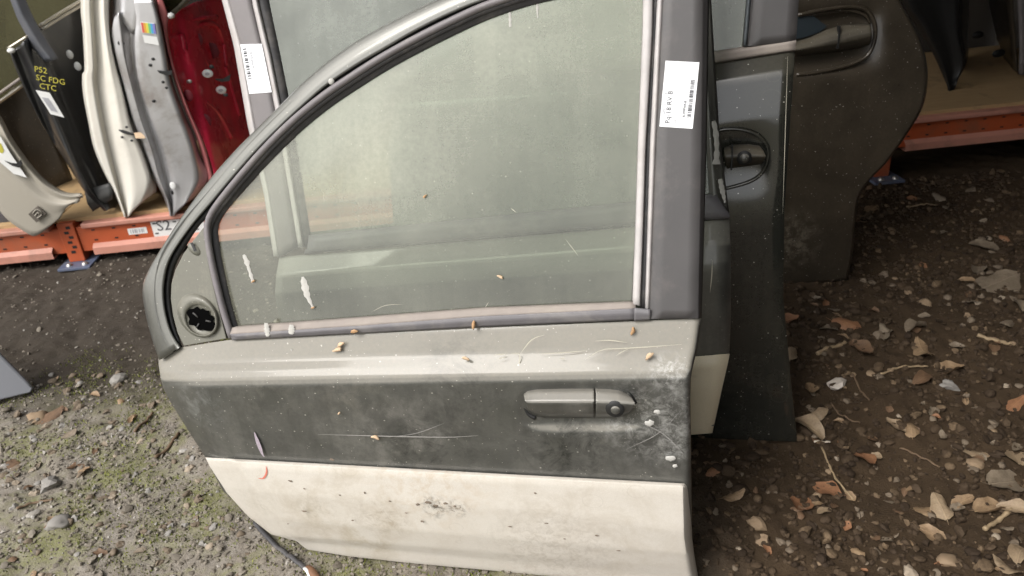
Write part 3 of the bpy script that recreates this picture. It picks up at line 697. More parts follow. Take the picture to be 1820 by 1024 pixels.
plate('window_glass', [(470, -140), (476, 0), (498, 100), (515, 180), (554, 440), (1262, 375), (1240, 0), (1220, -140)], U2, M['glass2'], rear, -.010, 0)
surf('belt_moulding', [([(548, 418), (1130, 358), (1275, 343)], -.004), ([(548, 426), (1130, 366), (1275, 350)], .010), ([(545, 447), (1130, 396), (1297, 384)], .012), ([(540, 452), (1130, 400), (1297, 389)], .004)], 40, U2, M['belt_face'], rear, sub=3, thick=.01)
surf('window_frame', [([(1228, -140), (1236, 0), (1250, 180), (1262, 375)], -.004), ([(1236, -140), (1243, 0), (1257, 180), (1270, 375)], .004), ([(1258, -140), (1264, 0), (1278, 230), (1297, 386)], -.012)], 30, U2, M['paint2'], rear, sub=4, flip=True, thick=.03)
surf('window_frame', [([(388, -175), (900, -230), (1260, -200)], -.01), ([(402, -135), (900, -190), (1232, -150)], 0)], 40, U2, M['paint2'], rear, sub=3, thick=.03)
lab2 = [(427, 79), (465, 78), (483, 164), (443, 167)]
label2 = plate('parts_label', lab2, U2, M['paper'], rear, .0092, .0006)
A_, B_, C2, D2 = [U2.at(np.array(p, float), .0094) for p in lab2]
f3 = Frame(D2, A_ - D2, D2 - C2); L3 = np.linalg.norm(A_ - D2); H3 = np.linalg.norm(C2 - D2)
boxes_mesh('barcode', [(.30 * L3 + i * .045 * L3, .30 * L3 + i * .045 * L3 + (.012 + .01 * (i % 3)) * L3, -.22 * H3, -.08 * H3, -.0003, .0008) for i in range(14)], f3, M['ink'], label2)
lettering('label_line', 'K99P6K8', f3.pt(.5 * L3, -.45 * H3, 0), -f3.U * -1, f3.V, .16 * H3, M['ink_grey'], label2)
dropping([(1268, 215), (1272, 235), (1274, 262), (1273, 292)], R2, .004, rear, [.004, .005, .004, .007])
dropping([(1280, 318), (1283, 335), (1289, 360)], R2, .012, rear, [.004, .005, .002])
scratch_glint([(1262, 520), (1265, 490), (1266, 462)], R2, .042, .001, parent=rear)

# ------------------------------------------------------------------ DARK FRONT DOOR, third in the stack
d3r = ground_pt(1418, 787); U3 = nrm([1, -.24, 0]); 
R3 = Frame.standing(d3r - U3 * 1.05, d3r, 5)
dark = thing('car_door', 'dark grey door with key lock handle, third in the stack', 'car door', R3, group='car doors leaning in a stack on the ground')
DARK = (.020, .021, .018)
M['paint3'] = paint('dark_paint', DARK, dust=(.19, .17, .125), dust_up=.16, dust_all=.09, rough=.16, specks=.35, streak=.5)
M['paint3h'] = paint('dark_handle_paint', (.035, .031, .024), dust=(.2, .17, .12), dust_up=.4, dust_all=.4, rough=.4, specks=.4, coat=.25, streak=.3)
surf('door_skin', [([(700, 150), (1262, 112), (1414, 88)], -.015), ([(700, 190), (1262, 150), (1412, 122)], .012), ([(690, 260), (1262, 230), (1406, 205)], .030), ([(700, 420), (1275, 400), (1395, 380)], .036), ([(730, 560), (1290, 540), (1393, 530)], .030), ([(760, 690), (1300, 690), (1407, 680)], .018), ([(800, 760), (1236, 779), (1418, 786)], .0)], 60, R3, M['paint3'], dark, sub=7, thick=.012, bevel=.002,
     wmod=lambda px, w: w - .008 * np.clip(1 - (px[:, -1:, 0] - px[..., 0]) / 6, 0, 1) - .012 * np.exp(-(((px[..., 0] - 1315) / 52) ** 4 + ((px[..., 1] - 285) / 48) ** 4)))
surf('inner_panel', [([(720, 190), (1400, 140)], -.035), ([(720, 430), (1380, 400)], -.02), ([(820, 730), (1395, 760)], -.03)], 16, R3, M['dark_shell'], dark, sub=4, thick=.05, bevel=.008)
s3L, s3R = R3.at((700, 150), -.015), R3.at((1414, 88), -.015)
F3 = R3.tilted(s3L, s3R - s3L, 9)
surf('belt_moulding', [([(705, 132), (1262, 92), (1415, 68)], -.004), ([(705, 138), (1262, 97), (1415, 73)], .010), ([(700, 150), (1262, 112), (1414, 88)], .008), ([(700, 153), (1262, 115), (1414, 91)], -.002)], 40, F3, M['belt_top'], dark, sub=3, thick=.01)
surf('pillar_cover', [([(1338, -160), (1334, 0), (1326, 82)], .002), ([(1344, -160), (1340, 0), (1331, 82)], .008), ([(1424, -160), (1420, 0), (1415, 74)], .006)], 16, F3, M['pillar'], dark, sub=4, flip=True, thick=.02)
surf('window_channel', [([(1329, -160), (1326, 0), (1319, 82)], -.004), ([(1333, -160), (1330, 0), (1323, 82)], .010), ([(1339, -160), (1335, 0), (1328, 82)], .004)], 16, F3, M['navy_trim2'], dark, sub=2, flip=True, thick=.006)
plate('window_glass', [(780, 20), (900, -90), (1050, -150), (1332, -165), (1328, 0), (1321, 86), (1262, 97), (720, 134)], F3, M['glass2'], dark, -.008, 0)
surf('window_frame', [([(700, 150), (760, 20), (890, -110), (1050, -172), (1425, -185)], -.004), ([(724, 140), (784, 22), (905, -92), (1055, -150), (1424, -162)], .004)], 60, F3, M['paint3'], dark, sub=3, thick=.025)
hd = surf('door_handle', [([(1287, 262), (1300, 257), (1330, 256), (1350, 259)], .032), ([(1287, 266), (1300, 263), (1332, 262), (1357, 268)], .05), ([(1288, 280), (1320, 278), (1361, 278)], .062), ([(1290, 292), (1325, 290), (1358, 286)], .05), ([(1292, 300), (1325, 296), (1352, 292)], .036)], 24, R3, M['paint3h'], dark, sub=3, thick=.008)
fk3 = Frame(R3.at(np.array((1323, 281.)), .0605), R3.U, R3.V)
disc_blob('lock_barrel', fk3.O, fk3, .016, .016, .003, M['black'], hd, 18); disc_blob('lock_face', fk3.pt(0, 0, .001), fk3, .011, .011, .004, M['handle'], hd, 16)
boxes_mesh('cap_gap', [(fk3.U @ (R3.at(np.array((1301, 278.)), .06) - fk3.O) - .0016, fk3.U @ (R3.at(np.array((1301, 278.)), .06) - fk3.O) + .0016, -.026, .026, -.02, .0016)], fk3, M['black'], hd)
tube('handle_recess_rim', R3.at(smooth_path([(1262, 236), (1290, 230), (1320, 231), (1345, 240), (1362, 258), (1365, 280), (1356, 305), (1335, 322), (1295, 334), (1270, 338)], 50), .031), .0042, M['paint3'], dark, 8)
scratch_glint([(1400, 100), (1391, 380)], R3, .038, .0006, parent=dark)  # pale line along the right edge of the door

# ------------------------------------------------------------------ BROWN REAR DOOR, fourth in the stack
d4 = ground_pt(1505, 499); U4 = nrm([1, -.10, 0])
R4 = Frame.standing(d4 - U4 * .85, d4, 4)
brown = thing('car_door', 'dusty dark brown rear car door with curved edge and pull handle, last in the stack', 'car door', R4, group='car doors leaning in a stack on the ground')
M['paint4'] = paint('brown_paint', (.036, .029, .021), dust=(.16, .125, .085), dust_up=.16, dust_all=.22, rough=.26, specks=.45, streak=.3, coat=.3, patches=((tuple(R4.uvw(R4.at((1400, 430)))), .15, (.3, .26, .2), .6, 30),))
edge4 = [(1560, -110), (1585, -40), (1600, 0), (1613, 25), (1632, 62), (1645, 100), (1649, 140), (1640, 190), (1610, 242), (1575, 290), (1546, 320), (1527, 352), (1520, 400), (1516, 450), (1506, 498)]
e4 = smooth_path(edge4, 60)
left4 = np.stack([np.full(60, 1000.) + (e4[:, 1] + 110) * .08, e4[:, 1] * 1.0 + 40], -1)
ys = e4[:, 1]
w4 = np.interp(ys, [-110, 0, 100, 250, 500], [-.03, .0, .02, .02, -.005])
def w4mod(px, w):
    base = np.interp(px[..., 1], [-110, 0, 100, 250, 500], [-.03, .0, .02, .02, -.005])
    t = np.linspace(0, 1, px.shape[0])[:, None]
    x, y = px[..., 0], px[..., 1]
    e = np.hypot(x - 1650, 0)
    rim = np.clip((t - .975) / .025, 0, 1)
    rec = np.exp(-(((x - 1475) / 85) ** 6 + ((y - 72 + (x - 1475) * .05) / 55) ** 6))
    return base - .014 * rim ** 2 - .020 * rec
surf('door_skin', [([tuple(q) for q in left4], 0), ([tuple(q) for q in left4 * .1 + e4 * .9], 0), ([tuple(q) for q in e4], 0)], 110, R4, M['paint4'], brown, sub=[60, 22], wmod=w4mod, flip=True, thick=.012)
surf('inner_panel', [([tuple(q) for q in left4 * .97 + e4 * .03], -.02), ([tuple(q) for q in left4 * .05 + e4 * .95], -.02)], 30, R4, M['dark_shell'], brown, sub=6, flip=True, thick=.05)
h4 = surf('door_handle', [([(1400, 78), (1440, 66), (1470, 52), (1500, 44), (1546, 42)], .028), ([(1400, 84), (1440, 74), (1480, 60), (1548, 46)], .05), ([(1400, 92), (1440, 85), (1500, 74), (1550, 62)], .058), ([(1400, 96), (1440, 92), (1500, 84), (1549, 74)], .042), ([(1400, 100), (1440, 97), (1500, 90), (1546, 80)], .02)], 30, R4, M['paint3h'], brown, sub=3, thick=.008)
tube('handle_recess_rim', R4.at(smooth_path([(1418, 27), (1460, 18), (1505, 12), (1535, 15), (1551, 32), (1556, 55), (1552, 80), (1538, 102), (1500, 118), (1450, 129), (1415, 133)], 60), .016), .006, M['paint4'], brown, 8)
tube('handle_recess_rim', R4.at(smooth_path([(1445, 27), (1500, 19), (1535, 26), (1547, 42)], 30), .008), .004, M['paint4'], brown, 8)
M['teal_shadow'] = plain('handle_pocket_shade', (.012, .020, .026), .6)  # dark teal plate painting the shade in the handle gap
plate('handle_gap_shade', [(1418, 30), (1445, 28), (1458, 38), (1470, 47), (1455, 58), (1425, 68), (1410, 70)], R4, M['teal_shadow'], brown, .009, .003)
boxes_mesh('cap_gap', [(-.002, .002, -.035, .03, -.02, .002)], Frame(R4.at(np.array((1491., 65)), .057), R4.U, R4.V), M['black'], h4)



# ------------------------------------------------------------------ doors standing like books on the rack deck
DECK = zt + .022
def deck_frame(px, w):
    """frame on the rack whose origin is the deck point under a surveyed spot"""
    q = RK.uvw(RK.at(np.array(px, float), w)); return Frame(RK.pt(q[0], DECK + (RISE if q[0] > u_right else 0), w), RK.U, RK.V)
GR = 'car doors slotted upright on the rack'
M['white_paint'] = plain('white_paint', (.66, .63, .56), .4, var=.05, scale=6, dirt=(.36, .31, .25), dirt_amt=.45, coat=.3)
M['silver_paint'] = plain('silver_paint', (.50, .495, .50), .4, metal=.75, var=.08, scale=7, dirt=(.20, .145, .115), dirt_amt=.9, coat=.4)
M['red_paint'] = plain('red_paint', (.78, .035, .085), .28, var=.2, scale=7, dirt=(.36, .018, .04), dirt_amt=.4, coat=.6)
M['red_shade'] = plain('red_recess_shade', (.16, .01, .02), .6, var=.2)  # darker red that paints shade into the pressed recesses
M['pink_edge'] = plain('red_reflection_edge', (.45, .14, .14), .5, var=.15, scale=20)  # red reflection on the edge, put into the colour
M['black_paint'] = plain('black_paint', (.014, .014, .015), .35, var=.3, scale=8, dirt=(.07, .062, .05), dirt_amt=.5, coat=.3)
M['beige_paint'] = plain('beige_paint', (.36, .33, .275), .5, var=.06, scale=7, dirt=(.22, .19, .15), dirt_amt=.4)
M['navy_trim'] = plain('blue_grey_trim', (.085, .09, .105), .5, var=.2, scale=12, dirt=(.18, .17, .16), dirt_amt=.4)
M['olive_glass'] = dusty_glass('olive_glass', tint=(.4, .42, .28), dust=(.075, .07, .034), film=.8)
M['chrome'] = plain('belt_chrome', (.50, .46, .38), .35, metal=.6, dirt=(.25, .2, .15), dirt_amt=.5)
M['yellow'] = plain('yellow_marker', (.46, .41, .05), .6, var=.1)
def col(top_to_bottom, w): return (top_to_bottom, w)
def spots(pts, fr, w, ru, rv, parent, name='bolt_hole', m='black'):
    for p in pts: disc_blob(name, fr.at(np.array(p, float), w), fr, ru, rv, .002, M[m], parent, 12)

# white door
FW = deck_frame((222, 380), .0)
wd = thing('car_door', 'white door with its ribbed edge facing out, between the black and silver doors', 'car door', FW, group=GR)
surf('door_edge', [
    ([(150, -120), (143, 0), (147, 60), (150, 123), (146, 130), (147, 165), (156, 215), (166, 262), (182, 302), (202, 342), (220, 383)], -.05),
    ([(156, -120), (149, 0), (152, 60), (155, 123), (152, 132), (153, 165), (161, 215), (171, 262), (186, 302), (206, 342), (222, 385)], .006),
    ([(166, -120), (160, 0), (163, 60), (166, 120), (165, 140), (172, 190), (182, 240), (194, 290), (207, 335), (223, 386)], .008),
    ([(172, -120), (167, 0), (170, 60), (174, 120), (174, 150), (181, 195), (191, 245), (203, 295), (213, 340), (224, 386)], -.018),
    ([(180, -120), (175, 0), (178, 60), (183, 120), (187, 160), (194, 200), (202, 248), (212, 298), (219, 345), (226, 386)], -.012),
    ([(188, -120), (184, 0), (188, 60), (196, 120), (206, 170), (213, 215), (222, 255), (232, 300), (236, 345), (228, 384)], .012),
    ([(196, -120), (192, 0), (194, 60), (203, 110), (216, 160), (230, 220), (244, 255), (258, 292), (266, 325), (250, 362)], .004),
    ([(200, -120), (196, 0), (197, 60), (206, 108), (220, 158), (235, 220), (250, 255), (263, 290), (275, 325), (276, 342)], -.05)],
    60, FW, M['white_paint'], wd, sub=4, flip=True, thick=.006, curve=True)
bx = FW.uvw(FW.at((160, 60)))
surf('door_side', [([(201, -120), (197, 0), (198, 60), (207, 108), (221, 158), (236, 220), (251, 255), (264, 290), (276, 325), (277, 342)], -.052), ([(215, -120), (205, 0), (206, 60), (213, 106), (228, 156), (243, 218), (258, 252), (270, 288), (281, 320), (282, 338)], -.75)], 40, FW, M['white_paint'], wd, sub=4, flip=True, thick=.004, curve=True)
tube('latch_slot', FW.at(smooth_path([(211, 231), (222, 235), (232, 238), (241, 239)], 10), .018), [.002, .004, .006, .006, .006, .006, .005, .005, .004, .003], M['black'], wd, 6)
spots([(217, 244), (234, 250), (225, 226)], FW, .016, .006, .005, wd)
surf('dried_leaf_scrap', [([(238, 236), (252, 235)], .022), ([(241, 246), (259, 246)], .03)], 5, FW, M['seed_pale'], wd, sub=2)

# silver door
FS = deck_frame((303, 380), .02)
sv = thing('car_door', 'silver door edge with rainbow sticker, white label and bolt holes, left of the red door', 'car door', FS, group=GR)
surf('door_edge', [
    ([(196, 62), (195, 80), (203, 105), (218, 155), (234, 215), (250, 252), (264, 292), (277, 325), (290, 350), (302, 382)], -.07),
    ([(203, 30), (201, 50), (207, 95), (222, 150), (240, 215), (257, 255), (272, 300), (284, 330), (296, 355), (303, 383)], .0),
    ([(211, 22), (214, 50), (220, 95), (233, 150), (251, 215), (268, 262), (281, 310), (292, 340), (300, 362), (304, 384)], .012),
    ([(222, 20), (232, 55), (234, 95), (243, 150), (262, 215), (280, 265), (293, 312), (301, 345), (304, 368), (305, 384)], -.02),
    ([(240, 0), (243, 35), (240, 70), (243, 120), (252, 160), (275, 225), (292, 265), (303, 312), (308, 345), (307, 384)], .006),
    ([(272, 0), (282, 35), (290, 75), (296, 110), (303, 150), (320, 200), (334, 240), (345, 275), (350, 320), (330, 362)], .014),
    ([(274, 0), (285, 35), (294, 75), (301, 110), (309, 150), (328, 200), (345, 240), (358, 280), (372, 315), (350, 350)], -.03)],
    70, FS, M['silver_paint'], sv, sub=5, flip=True, thick=.006, curve=True)
surf('window_post', [([(196, -120), (201, 0), (200, 25), (201, 48)], -.05), ([(215, -120), (218, 0), (217, 20), (212, 30)], .0), ([(240, -120), (243, 0), (243, 25), (235, 62)], .004), ([(262, -120), (272, 0), (274, 10), (272, 28)], -.01)], 16, FS, M['silver_paint'], sv, sub=4, flip=True, thick=.008, curve=True)
fz = Frame(FS.O + FS.W * .014, FS.U, FS.V)
st = plate('rainbow_sticker', [(249, 38), (274, 41), (278, 61), (252, 58)], fz, None, sv, .002, .0008)
for i, c in enumerate(((.62, .10, .08), (.70, .35, .05), (.65, .62, .08), (.15, .48, .20), (.08, .35, .62), (.22, .2, .5))):
    nm = ('red', 'orange', 'yellow', 'green', 'blue', 'violet')[i]
    M['st' + nm] = plain('sticker_' + nm, c, .4, var=.08)
    x0, x1 = 250 + i * 4.1, 250 + (i + 1) * 4.1
    plate('sticker_band', [(x0 + .2, 40 + i * .4), (x1, 40.5 + i * .4), (x1 + 3, 58.5 + i * .4), (x0 + 3.2, 58 + i * .4)], fz, M['st' + nm], st, .0026, .0004)
st.data.materials.append(M['tag_white'])
plate('white_sticker', [(253, 62), (279, 66), (283, 81), (257, 76)], fz, M['tag_white'], sv, .002, .0008)
spots([(267, 116), (272, 105), (290, 146), (296, 156), (273, 180)], FS, .012, .007, .006, sv); spots([(215, 77)], FS, .006, .013, .011, sv)
plate('latch_slot', [(279, 125), (293, 127), (306, 125), (305, 133), (296, 134), (283, 130)], fz, M['black'], sv, .0055, .002)
disc_blob('wax_spot', FS.at(np.array((307., 330)), .02), FS, .012, .016, .002, M['tag_white'], sv, 12); spots([(306, 342)], FS, .022, .006, .010, sv)

# red door
FR = deck_frame((345, 372), .0)
rd = thing('car_door', 'bright red door with inner skin showing, right of the silver door', 'car door', FR, group=GR)
surf('door_edge', [
    ([(270, -40), (278, 8), (285, 38), (292, 68), (300, 105), (304, 125), (312, 150), (328, 195), (347, 240), (362, 290), (378, 360)], -.01),
    ([(276, -40), (283, 8), (290, 40), (297, 70), (305, 108), (309, 128), (318, 152), (334, 197), (353, 242), (369, 292), (384, 362)], .010),
    ([(300, 32), (297, 46), (300, 74), (306, 110), (311, 130), (321, 154), (338, 200), (358, 245), (374, 295), (390, 364)], .004)],
    40, FR, M['pink_edge'], rd, sub=3, flip=True, thick=.006, curve=True)
def red_mod(px, w):
    x, y = px[..., 0], px[..., 1]
    xr = x - (y - 150) * .22
    return w + .028 * np.exp(-((xr - 362) / 17) ** 4) - .02 * np.exp(-((xr - 330) / 10) ** 2) - .012 * np.exp(-((xr - 398) / 8) ** 2) + .006 * np.sin(y / 17)
surf('inner_skin', [
    ([(301, 32), (299, 50), (302, 74), (308, 110), (313, 130), (323, 154), (340, 200), (360, 245), (376, 295), (392, 364)], -.004),
    ([(310, 22), (318, 50), (330, 90), (345, 150), (362, 200), (384, 250), (402, 300), (416, 364)], -.10),
    ([(345, 5), (362, 50), (372, 90), (385, 150), (400, 200), (418, 250), (432, 300), (446, 364)], -.28),
    ([(420, -20), (430, 50), (440, 100), (455, 150), (470, 200), (482, 250), (492, 300), (500, 364)], -.70)],
    60, FR, M['red_paint'], rd, sub=[10, 20, 20], flip=True, thick=.006, wmod=red_mod, curve=True)
def red_w(x, y):
    ks = [(lambda q: np.interp(y, [r[1] for r in q], [r[0] for r in q]))(q) for q in ([(299, 50), (308, 110), (323, 154), (340, 200), (360, 245), (376, 295)], [(318, 50), (330, 90), (345, 150), (362, 200), (384, 250), (402, 300)], [(362, 50), (372, 90), (385, 150), (400, 200), (418, 250), (432, 300)], [(430, 50), (440, 100), (455, 150), (470, 200), (482, 250), (492, 300)])]
    return float(np.interp(x, ks, [-.004, -.10, -.28, -.70]))
for pts, rad in (([(322, 60), (334, 105), (346, 140), (362, 185), (384, 235)], .011), ([(345, 48), (356, 95), (368, 118)], .012), ([(345, 48), (378, 42), (395, 70), (402, 118)], .010), ([(362, 180), (388, 205), (410, 245)], .012), ([(325, 42), (350, 34), (385, 30)], .009), ([(400, 118), (412, 160), (425, 205)], .010)):
    p_ = smooth_path(pts, 22); tube('pressed_rib', FR.at(p_, np.array([red_w(*q) for q in p_])), rad, M['red_paint'], rd, 8, 1.0)
for p, ru in (((352, 70), .02), ((335, 170), .018), ((378, 90), .026), ((366, 215), .022)):
    disc_blob('recess_shade_disc', FR.at(np.array(p, float), red_w(*p) + .012), FR, ru, ru * 1.3, .004, M['red_shade'], rd, 14)
for p, w in (((369, 131), -.14), ((393, 160), -.19)):
    c = FR.at(np.array(p, float), w + .02); g = disc_blob('grommet', c, FR, .022, .017, .006, M['tag_white'], rd, 14); disc_blob('grommet_slot', c + FR.W * .006, FR, .010, .006, .0015, M['ink_grey'], g, 10)
spots([(322, 105), (401, 169), (376, 119)], FR, -.10, .010, .008, rd); spots([(336, 145)], FR, -.05, .012, .008, rd, 'clip', 'zinc')
plate('latch_slot', [(382, 140), (396, 140), (410, 132), (408, 144), (396, 146), (384, 143)], FR, M['black'], rd, -.16, .003)
tube('belt_strip', FR.at(smooth_path([(303, 27), (318, 14), (335, -4)], 10), np.linspace(-.02, -.2, 10)), .009, M['chrome'], rd, 6)
disc_blob('strip_clip', FR.at(np.array((303., 28)), -.006), FR, .016, .012, .012, M['tag_white'], rd, 10)
plate('window_glass', [(285, 20), (300, 30), (340, -10), (400, -60), (400, -140), (262, -140), (270, -40)], Frame(FR.O - FR.W * .3, FR.U, FR.V), M['olive_glass'], rd, 0, .004)

# black door with yellow marker writing
FB = deck_frame((170, 372), -.02)
bd = thing('car_door', 'black door with yellow marker writing and a white tag, left of the white door', 'car door', FB, group=GR)
def blk_mod(px, w):
    x, y = px[..., 0], px[..., 1]; xr = x - (y - 200) * .42
    return w + .03 * np.exp(-((xr - 95) / 10) ** 2) - .03 * np.exp(-((xr - 75) / 8) ** 2) + .02 * np.exp(-((xr - 125) / 9) ** 2)
surf('inner_skin', [
    ([(17, 92), (22, 108), (33, 135), (52, 178), (78, 225), (102, 265), (126, 302), (150, 340), (186, 376)], -.0),
    ([(24, 88), (34, 108), (47, 135), (66, 178), (92, 225), (116, 265), (139, 302), (161, 338), (190, 374)], .012),
    ([(52, 66), (62, 100), (78, 135), (96, 178), (118, 225), (138, 265), (158, 302), (176, 338), (198, 370)], -.03),
    ([(118, 20), (128, 80), (140, 135), (150, 180), (168, 225), (186, 265), (202, 302), (214, 338), (222, 366)], -.22),
    ([(185, -20), (195, 60), (204, 130), (214, 180), (226, 225), (240, 265), (252, 302), (258, 330), (262, 352)], -.55)],
    50, FB, M['black_paint'], bd, sub=[4, 10, 14, 8], flip=True, thick=.006, wmod=blk_mod, curve=True)
surf('window_post', [([(8, -40), (18, 0), (30, 32), (44, 58), (56, 84), (80, 110)], -.02), ([(18, -40), (28, 0), (40, 30), (56, 56), (70, 80), (92, 108)], .005), ([(36, -40), (46, 0), (58, 28), (72, 54), (86, 76), (104, 104)], -.02)], 20, FB, M['navy_trim'], bd, sub=4, flip=True, thick=.012)
tube('belt_strip', FB.at(smooth_path([(15, 86), (50, 64)], 8), np.linspace(.0, -.02, 8)), .006, M['chrome'], bd, 6)
tube('belt_strip', FB.at(smooth_path([(71, 46), (108, 23), (150, -2)], 8), np.linspace(-.05, -.2, 8)), .007, M['chrome'], bd, 6)
tube('belt_strip', FB.at(smooth_path([(76, 52), (112, 29), (154, 4)], 8), np.linspace(-.05, -.2, 8)), .006, M['chrome'], bd, 6)
disc_blob('strip_clip', FB.at(np.array((20., 90)), .012), FB, .016, .010, .012, M['tag_white'], bd, 10)
plate('window_glass', [(15, 84), (71, 46), (150, -4), (200, -40), (200, -140), (-10, -140), (10, -10), (10, 60)], Frame(FB.O - FB.W * .32, FB.U, FB.V), M['olive_glass'], bd, 0, .004)
fw = Frame(FB.O + FB.W * .012, FB.U, FB.V)
tg = plate('paper_tag', [(63, 160), (88, 165), (114, 209), (90, 203)], fw, M['tag_white'], bd, .016, .001)
plate('tag_print', [(74, 173), (86, 175), (103, 200), (91, 197)], fw, M['ink_grey'], tg, .0172, .0004)
def stroke(pts, wd_=.0042): return tube('marker_writing', FB.at(smooth_path(pts, 10), .012 + .018), wd_, M['yellow'], bd, 5, .4)
# three lines of hand lettering, running up the door
for (ox, oy, txt) in ((61, 127, 'P52'), (64, 142, 'SC FDG'), (70, 157, 'CTC')):
    X = nrm(FB.at(np.array((ox + 34., oy + 6)), .03) - FB.at(np.array((ox, oy), float), .03)); Y = nrm(np.cross(FB.W, X))
    lettering('marker_writing', txt, FB.at(np.array((ox, oy), float), .032), X, Y, .031, M['yellow'], bd)
for p in ((124, 97), (138, 118)): disc_blob('clip', FB.at(np.array(p, float), -.12), FB, .014, .018, .006, M['tag_white'], bd, 10)
surf('torn_liner', [([(150, 340), (172, 332), (195, 325)], .0), ([(155, 362), (178, 352), (200, 345)], .012), ([(165, 376), (182, 366), (200, 354)], .0)], 8, FB, M['dark_shell'], bd, sub=3, thick=.004)

# dull door further left behind the black one
FQ = deck_frame((20, 395), -.30)
qd = thing('car_door', 'dull brown door mostly hidden at the far left behind the black door', 'car door', FQ, group=GR)
surf('inner_skin', [([(-110, 160), (-90, 230), (-60, 300), (-20, 360), (10, 395)], .0), ([(0, 182), (20, 230), (45, 290), (70, 340), (90, 372)], -.12), ([(60, 120), (80, 200), (110, 270), (130, 320), (140, 356)], -.30)], 30, FQ, M['paint4'], qd, sub=6, flip=True, thick=.006, curve=True)
tube('belt_strip', FQ.at(smooth_path([(-40, 207), (0, 180), (45, 148)], 8), np.linspace(-.06, -.16, 8)), .008, M['chrome'], qd, 6)
tube('belt_strip', FQ.at(smooth_path([(-40, 195), (0, 166), (45, 134)], 8), np.linspace(-.06, -.16, 8)), .008, M['belt_top'], qd, 6)
plate('window_glass', [(-60, 215), (0, 178), (60, 138), (60, 40), (-20, -140), (-160, -140), (-120, 100)], Frame(FQ.O - FQ.W * .20, FQ.U, FQ.V), M['olive_glass'], qd, 0, .004)

# beige panel at the left end
FE = deck_frame((62, 410), .06)
be = thing('car_door', 'beige door lower corner with small dark emblem, jutting over the rack edge at left', 'car door', FE, group=GR)
surf('door_edge', [
    ([(-90, 90), (-40, 160), (0, 205), (22, 245), (52, 287), (80, 318), (105, 336), (125, 343), (145, 343)], -.03),
    ([(-92, 98), (-42, 168), (-3, 215), (18, 254), (48, 296), (77, 327), (103, 343), (124, 349), (146, 348)], .008),
    ([(-96, 108), (-46, 180), (-6, 228), (14, 266), (44, 306), (74, 337), (100, 352), (122, 356), (142, 352)], -.004),
    ([(-104, 130), (-54, 210), (-10, 262), (10, 296), (40, 326), (70, 350), (94, 361), (116, 363), (133, 358)], .014),
    ([(-112, 160), (-60, 250), (-16, 305), (8, 336), (32, 360), (58, 376), (82, 381), (104, 378), (118, 370)], .004),
    ([(-118, 190), (-66, 290), (-20, 350), (8, 385), (28, 402), (44, 412), (62, 420), (84, 406), (106, 388)], .0)],
    50, FE, M['beige_paint'], be, sub=4, flip=False, thick=.012, curve=True)
fe = Frame(FE.O + FE.W * .0, FE.U, FE.V)
em = plate('emblem', [(67, 366), (82, 380), (65, 396), (50, 381)], fe, M['ink_grey'], be, .0155, .002, .0005)
em.data.materials[0] = plain('emblem_dark', (.10, .085, .07), .5)
for pts in ([(58, 379), (66, 372), (75, 380), (66, 388)], [(62, 384), (67, 378), (70, 381)]): tube('emblem_line', FE.at(smooth_path(pts, 10), .018), .0022, M['beige_paint'], em, 5)
plate('latch_slot', [(8, 286), (20, 290), (30, 291), (37, 284), (40, 292), (34, 298), (22, 295)], fe, M['black'], be, .022, .003)
plate('white_sticker', [(-12, 232), (2, 245), (18, 272), (34, 296), (48, 316), (24, 309), (2, 290), (-12, 280)], fe, M['tag_white'], be, .0165, .001)
plate('sticker_band', [(-12, 246), (2, 256), (7, 268), (4, 273), (-12, 266)], fe, M['yellow'], be, .0178, .0006)
# grey wheel arch liner lying behind the beige door
FG = deck_frame((10, 400), -.05)
ln = thing('arch_liner', 'dark grey curved plastic liner lying on the deck behind the beige door', 'car part', FG)
surf('liner_shell', [([(-60, 330), (0, 338), (20, 350), (34, 372)], -.06), ([(-60, 350), (0, 358), (18, 368), (30, 384)], .02), ([(-60, 372), (0, 378), (14, 384), (26, 392)], .0), ([(-60, 398), (0, 400), (14, 398), (28, 396)], -.02)], 14, FG, M['navy_trim'], ln, sub=4, thick=.006)

# black door at the right end of the rack and pale post beside it
w_r = -.31
FK = deck_frame((1690, 160), w_r)
kd = thing('car_door', 'pitch black door with a pointed lower corner at the right end of the rack', 'car door', FK, group=GR)
surf('door_edge', [([(1570, -120), (1600, 0), (1630, 45), (1655, 90), (1676, 135), (1686, 160)], -.02), ([(1590, -120), (1615, 0), (1642, 45), (1664, 90), (1682, 135), (1689, 162)], .01), ([(1650, -120), (1665, 0), (1676, 45), (1688, 90), (1693, 130), (1692, 161)], -.01), ([(1690, -120), (1702, 0), (1703, 60), (1712, 105), (1709, 125), (1694, 150)], .01), ([(1692, -120), (1705, 0), (1706, 60), (1716, 105), (1711, 127), (1695, 152)], -.04)], 30, FK, M['black'], kd, sub=4, flip=True, thick=.012, curve=True)
surf('door_side', [([(1694, -120), (1706, 0), (1707, 60), (1716, 104), (1711, 126)], -.04), ([(1712, -120), (1722, 0), (1720, 60), (1722, 100), (1714, 122)], -.6)], 16, FK, M['black_paint'], kd, sub=3, flip=True, thick=.006)
FP = deck_frame((1812, 135), -.38)
pp = thing('car_door', 'grey brown door standing far back on the right deck beside the black one', 'car door', FP, group=GR)
surf('door_edge', [([(1806, -120), (1808, 0), (1812, 85), (1810, 132)], -.0), ([(1812, -120), (1814, 0), (1818, 85), (1817, 133)], .012), ([(1826, -120), (1828, 0), (1830, 85), (1826, 132)], .0)], 12, FP, M['pillar2'], pp, sub=3, flip=True, thick=.01)
surf('inner_skin', [([(1752, -120), (1756, 0), (1772, 70), (1790, 118)], -.45), ([(1790, -120), (1796, 0), (1802, 80), (1806, 128)], -.03)], 16, FP, M['paint4'], pp, sub=4, flip=True, thick=.01)
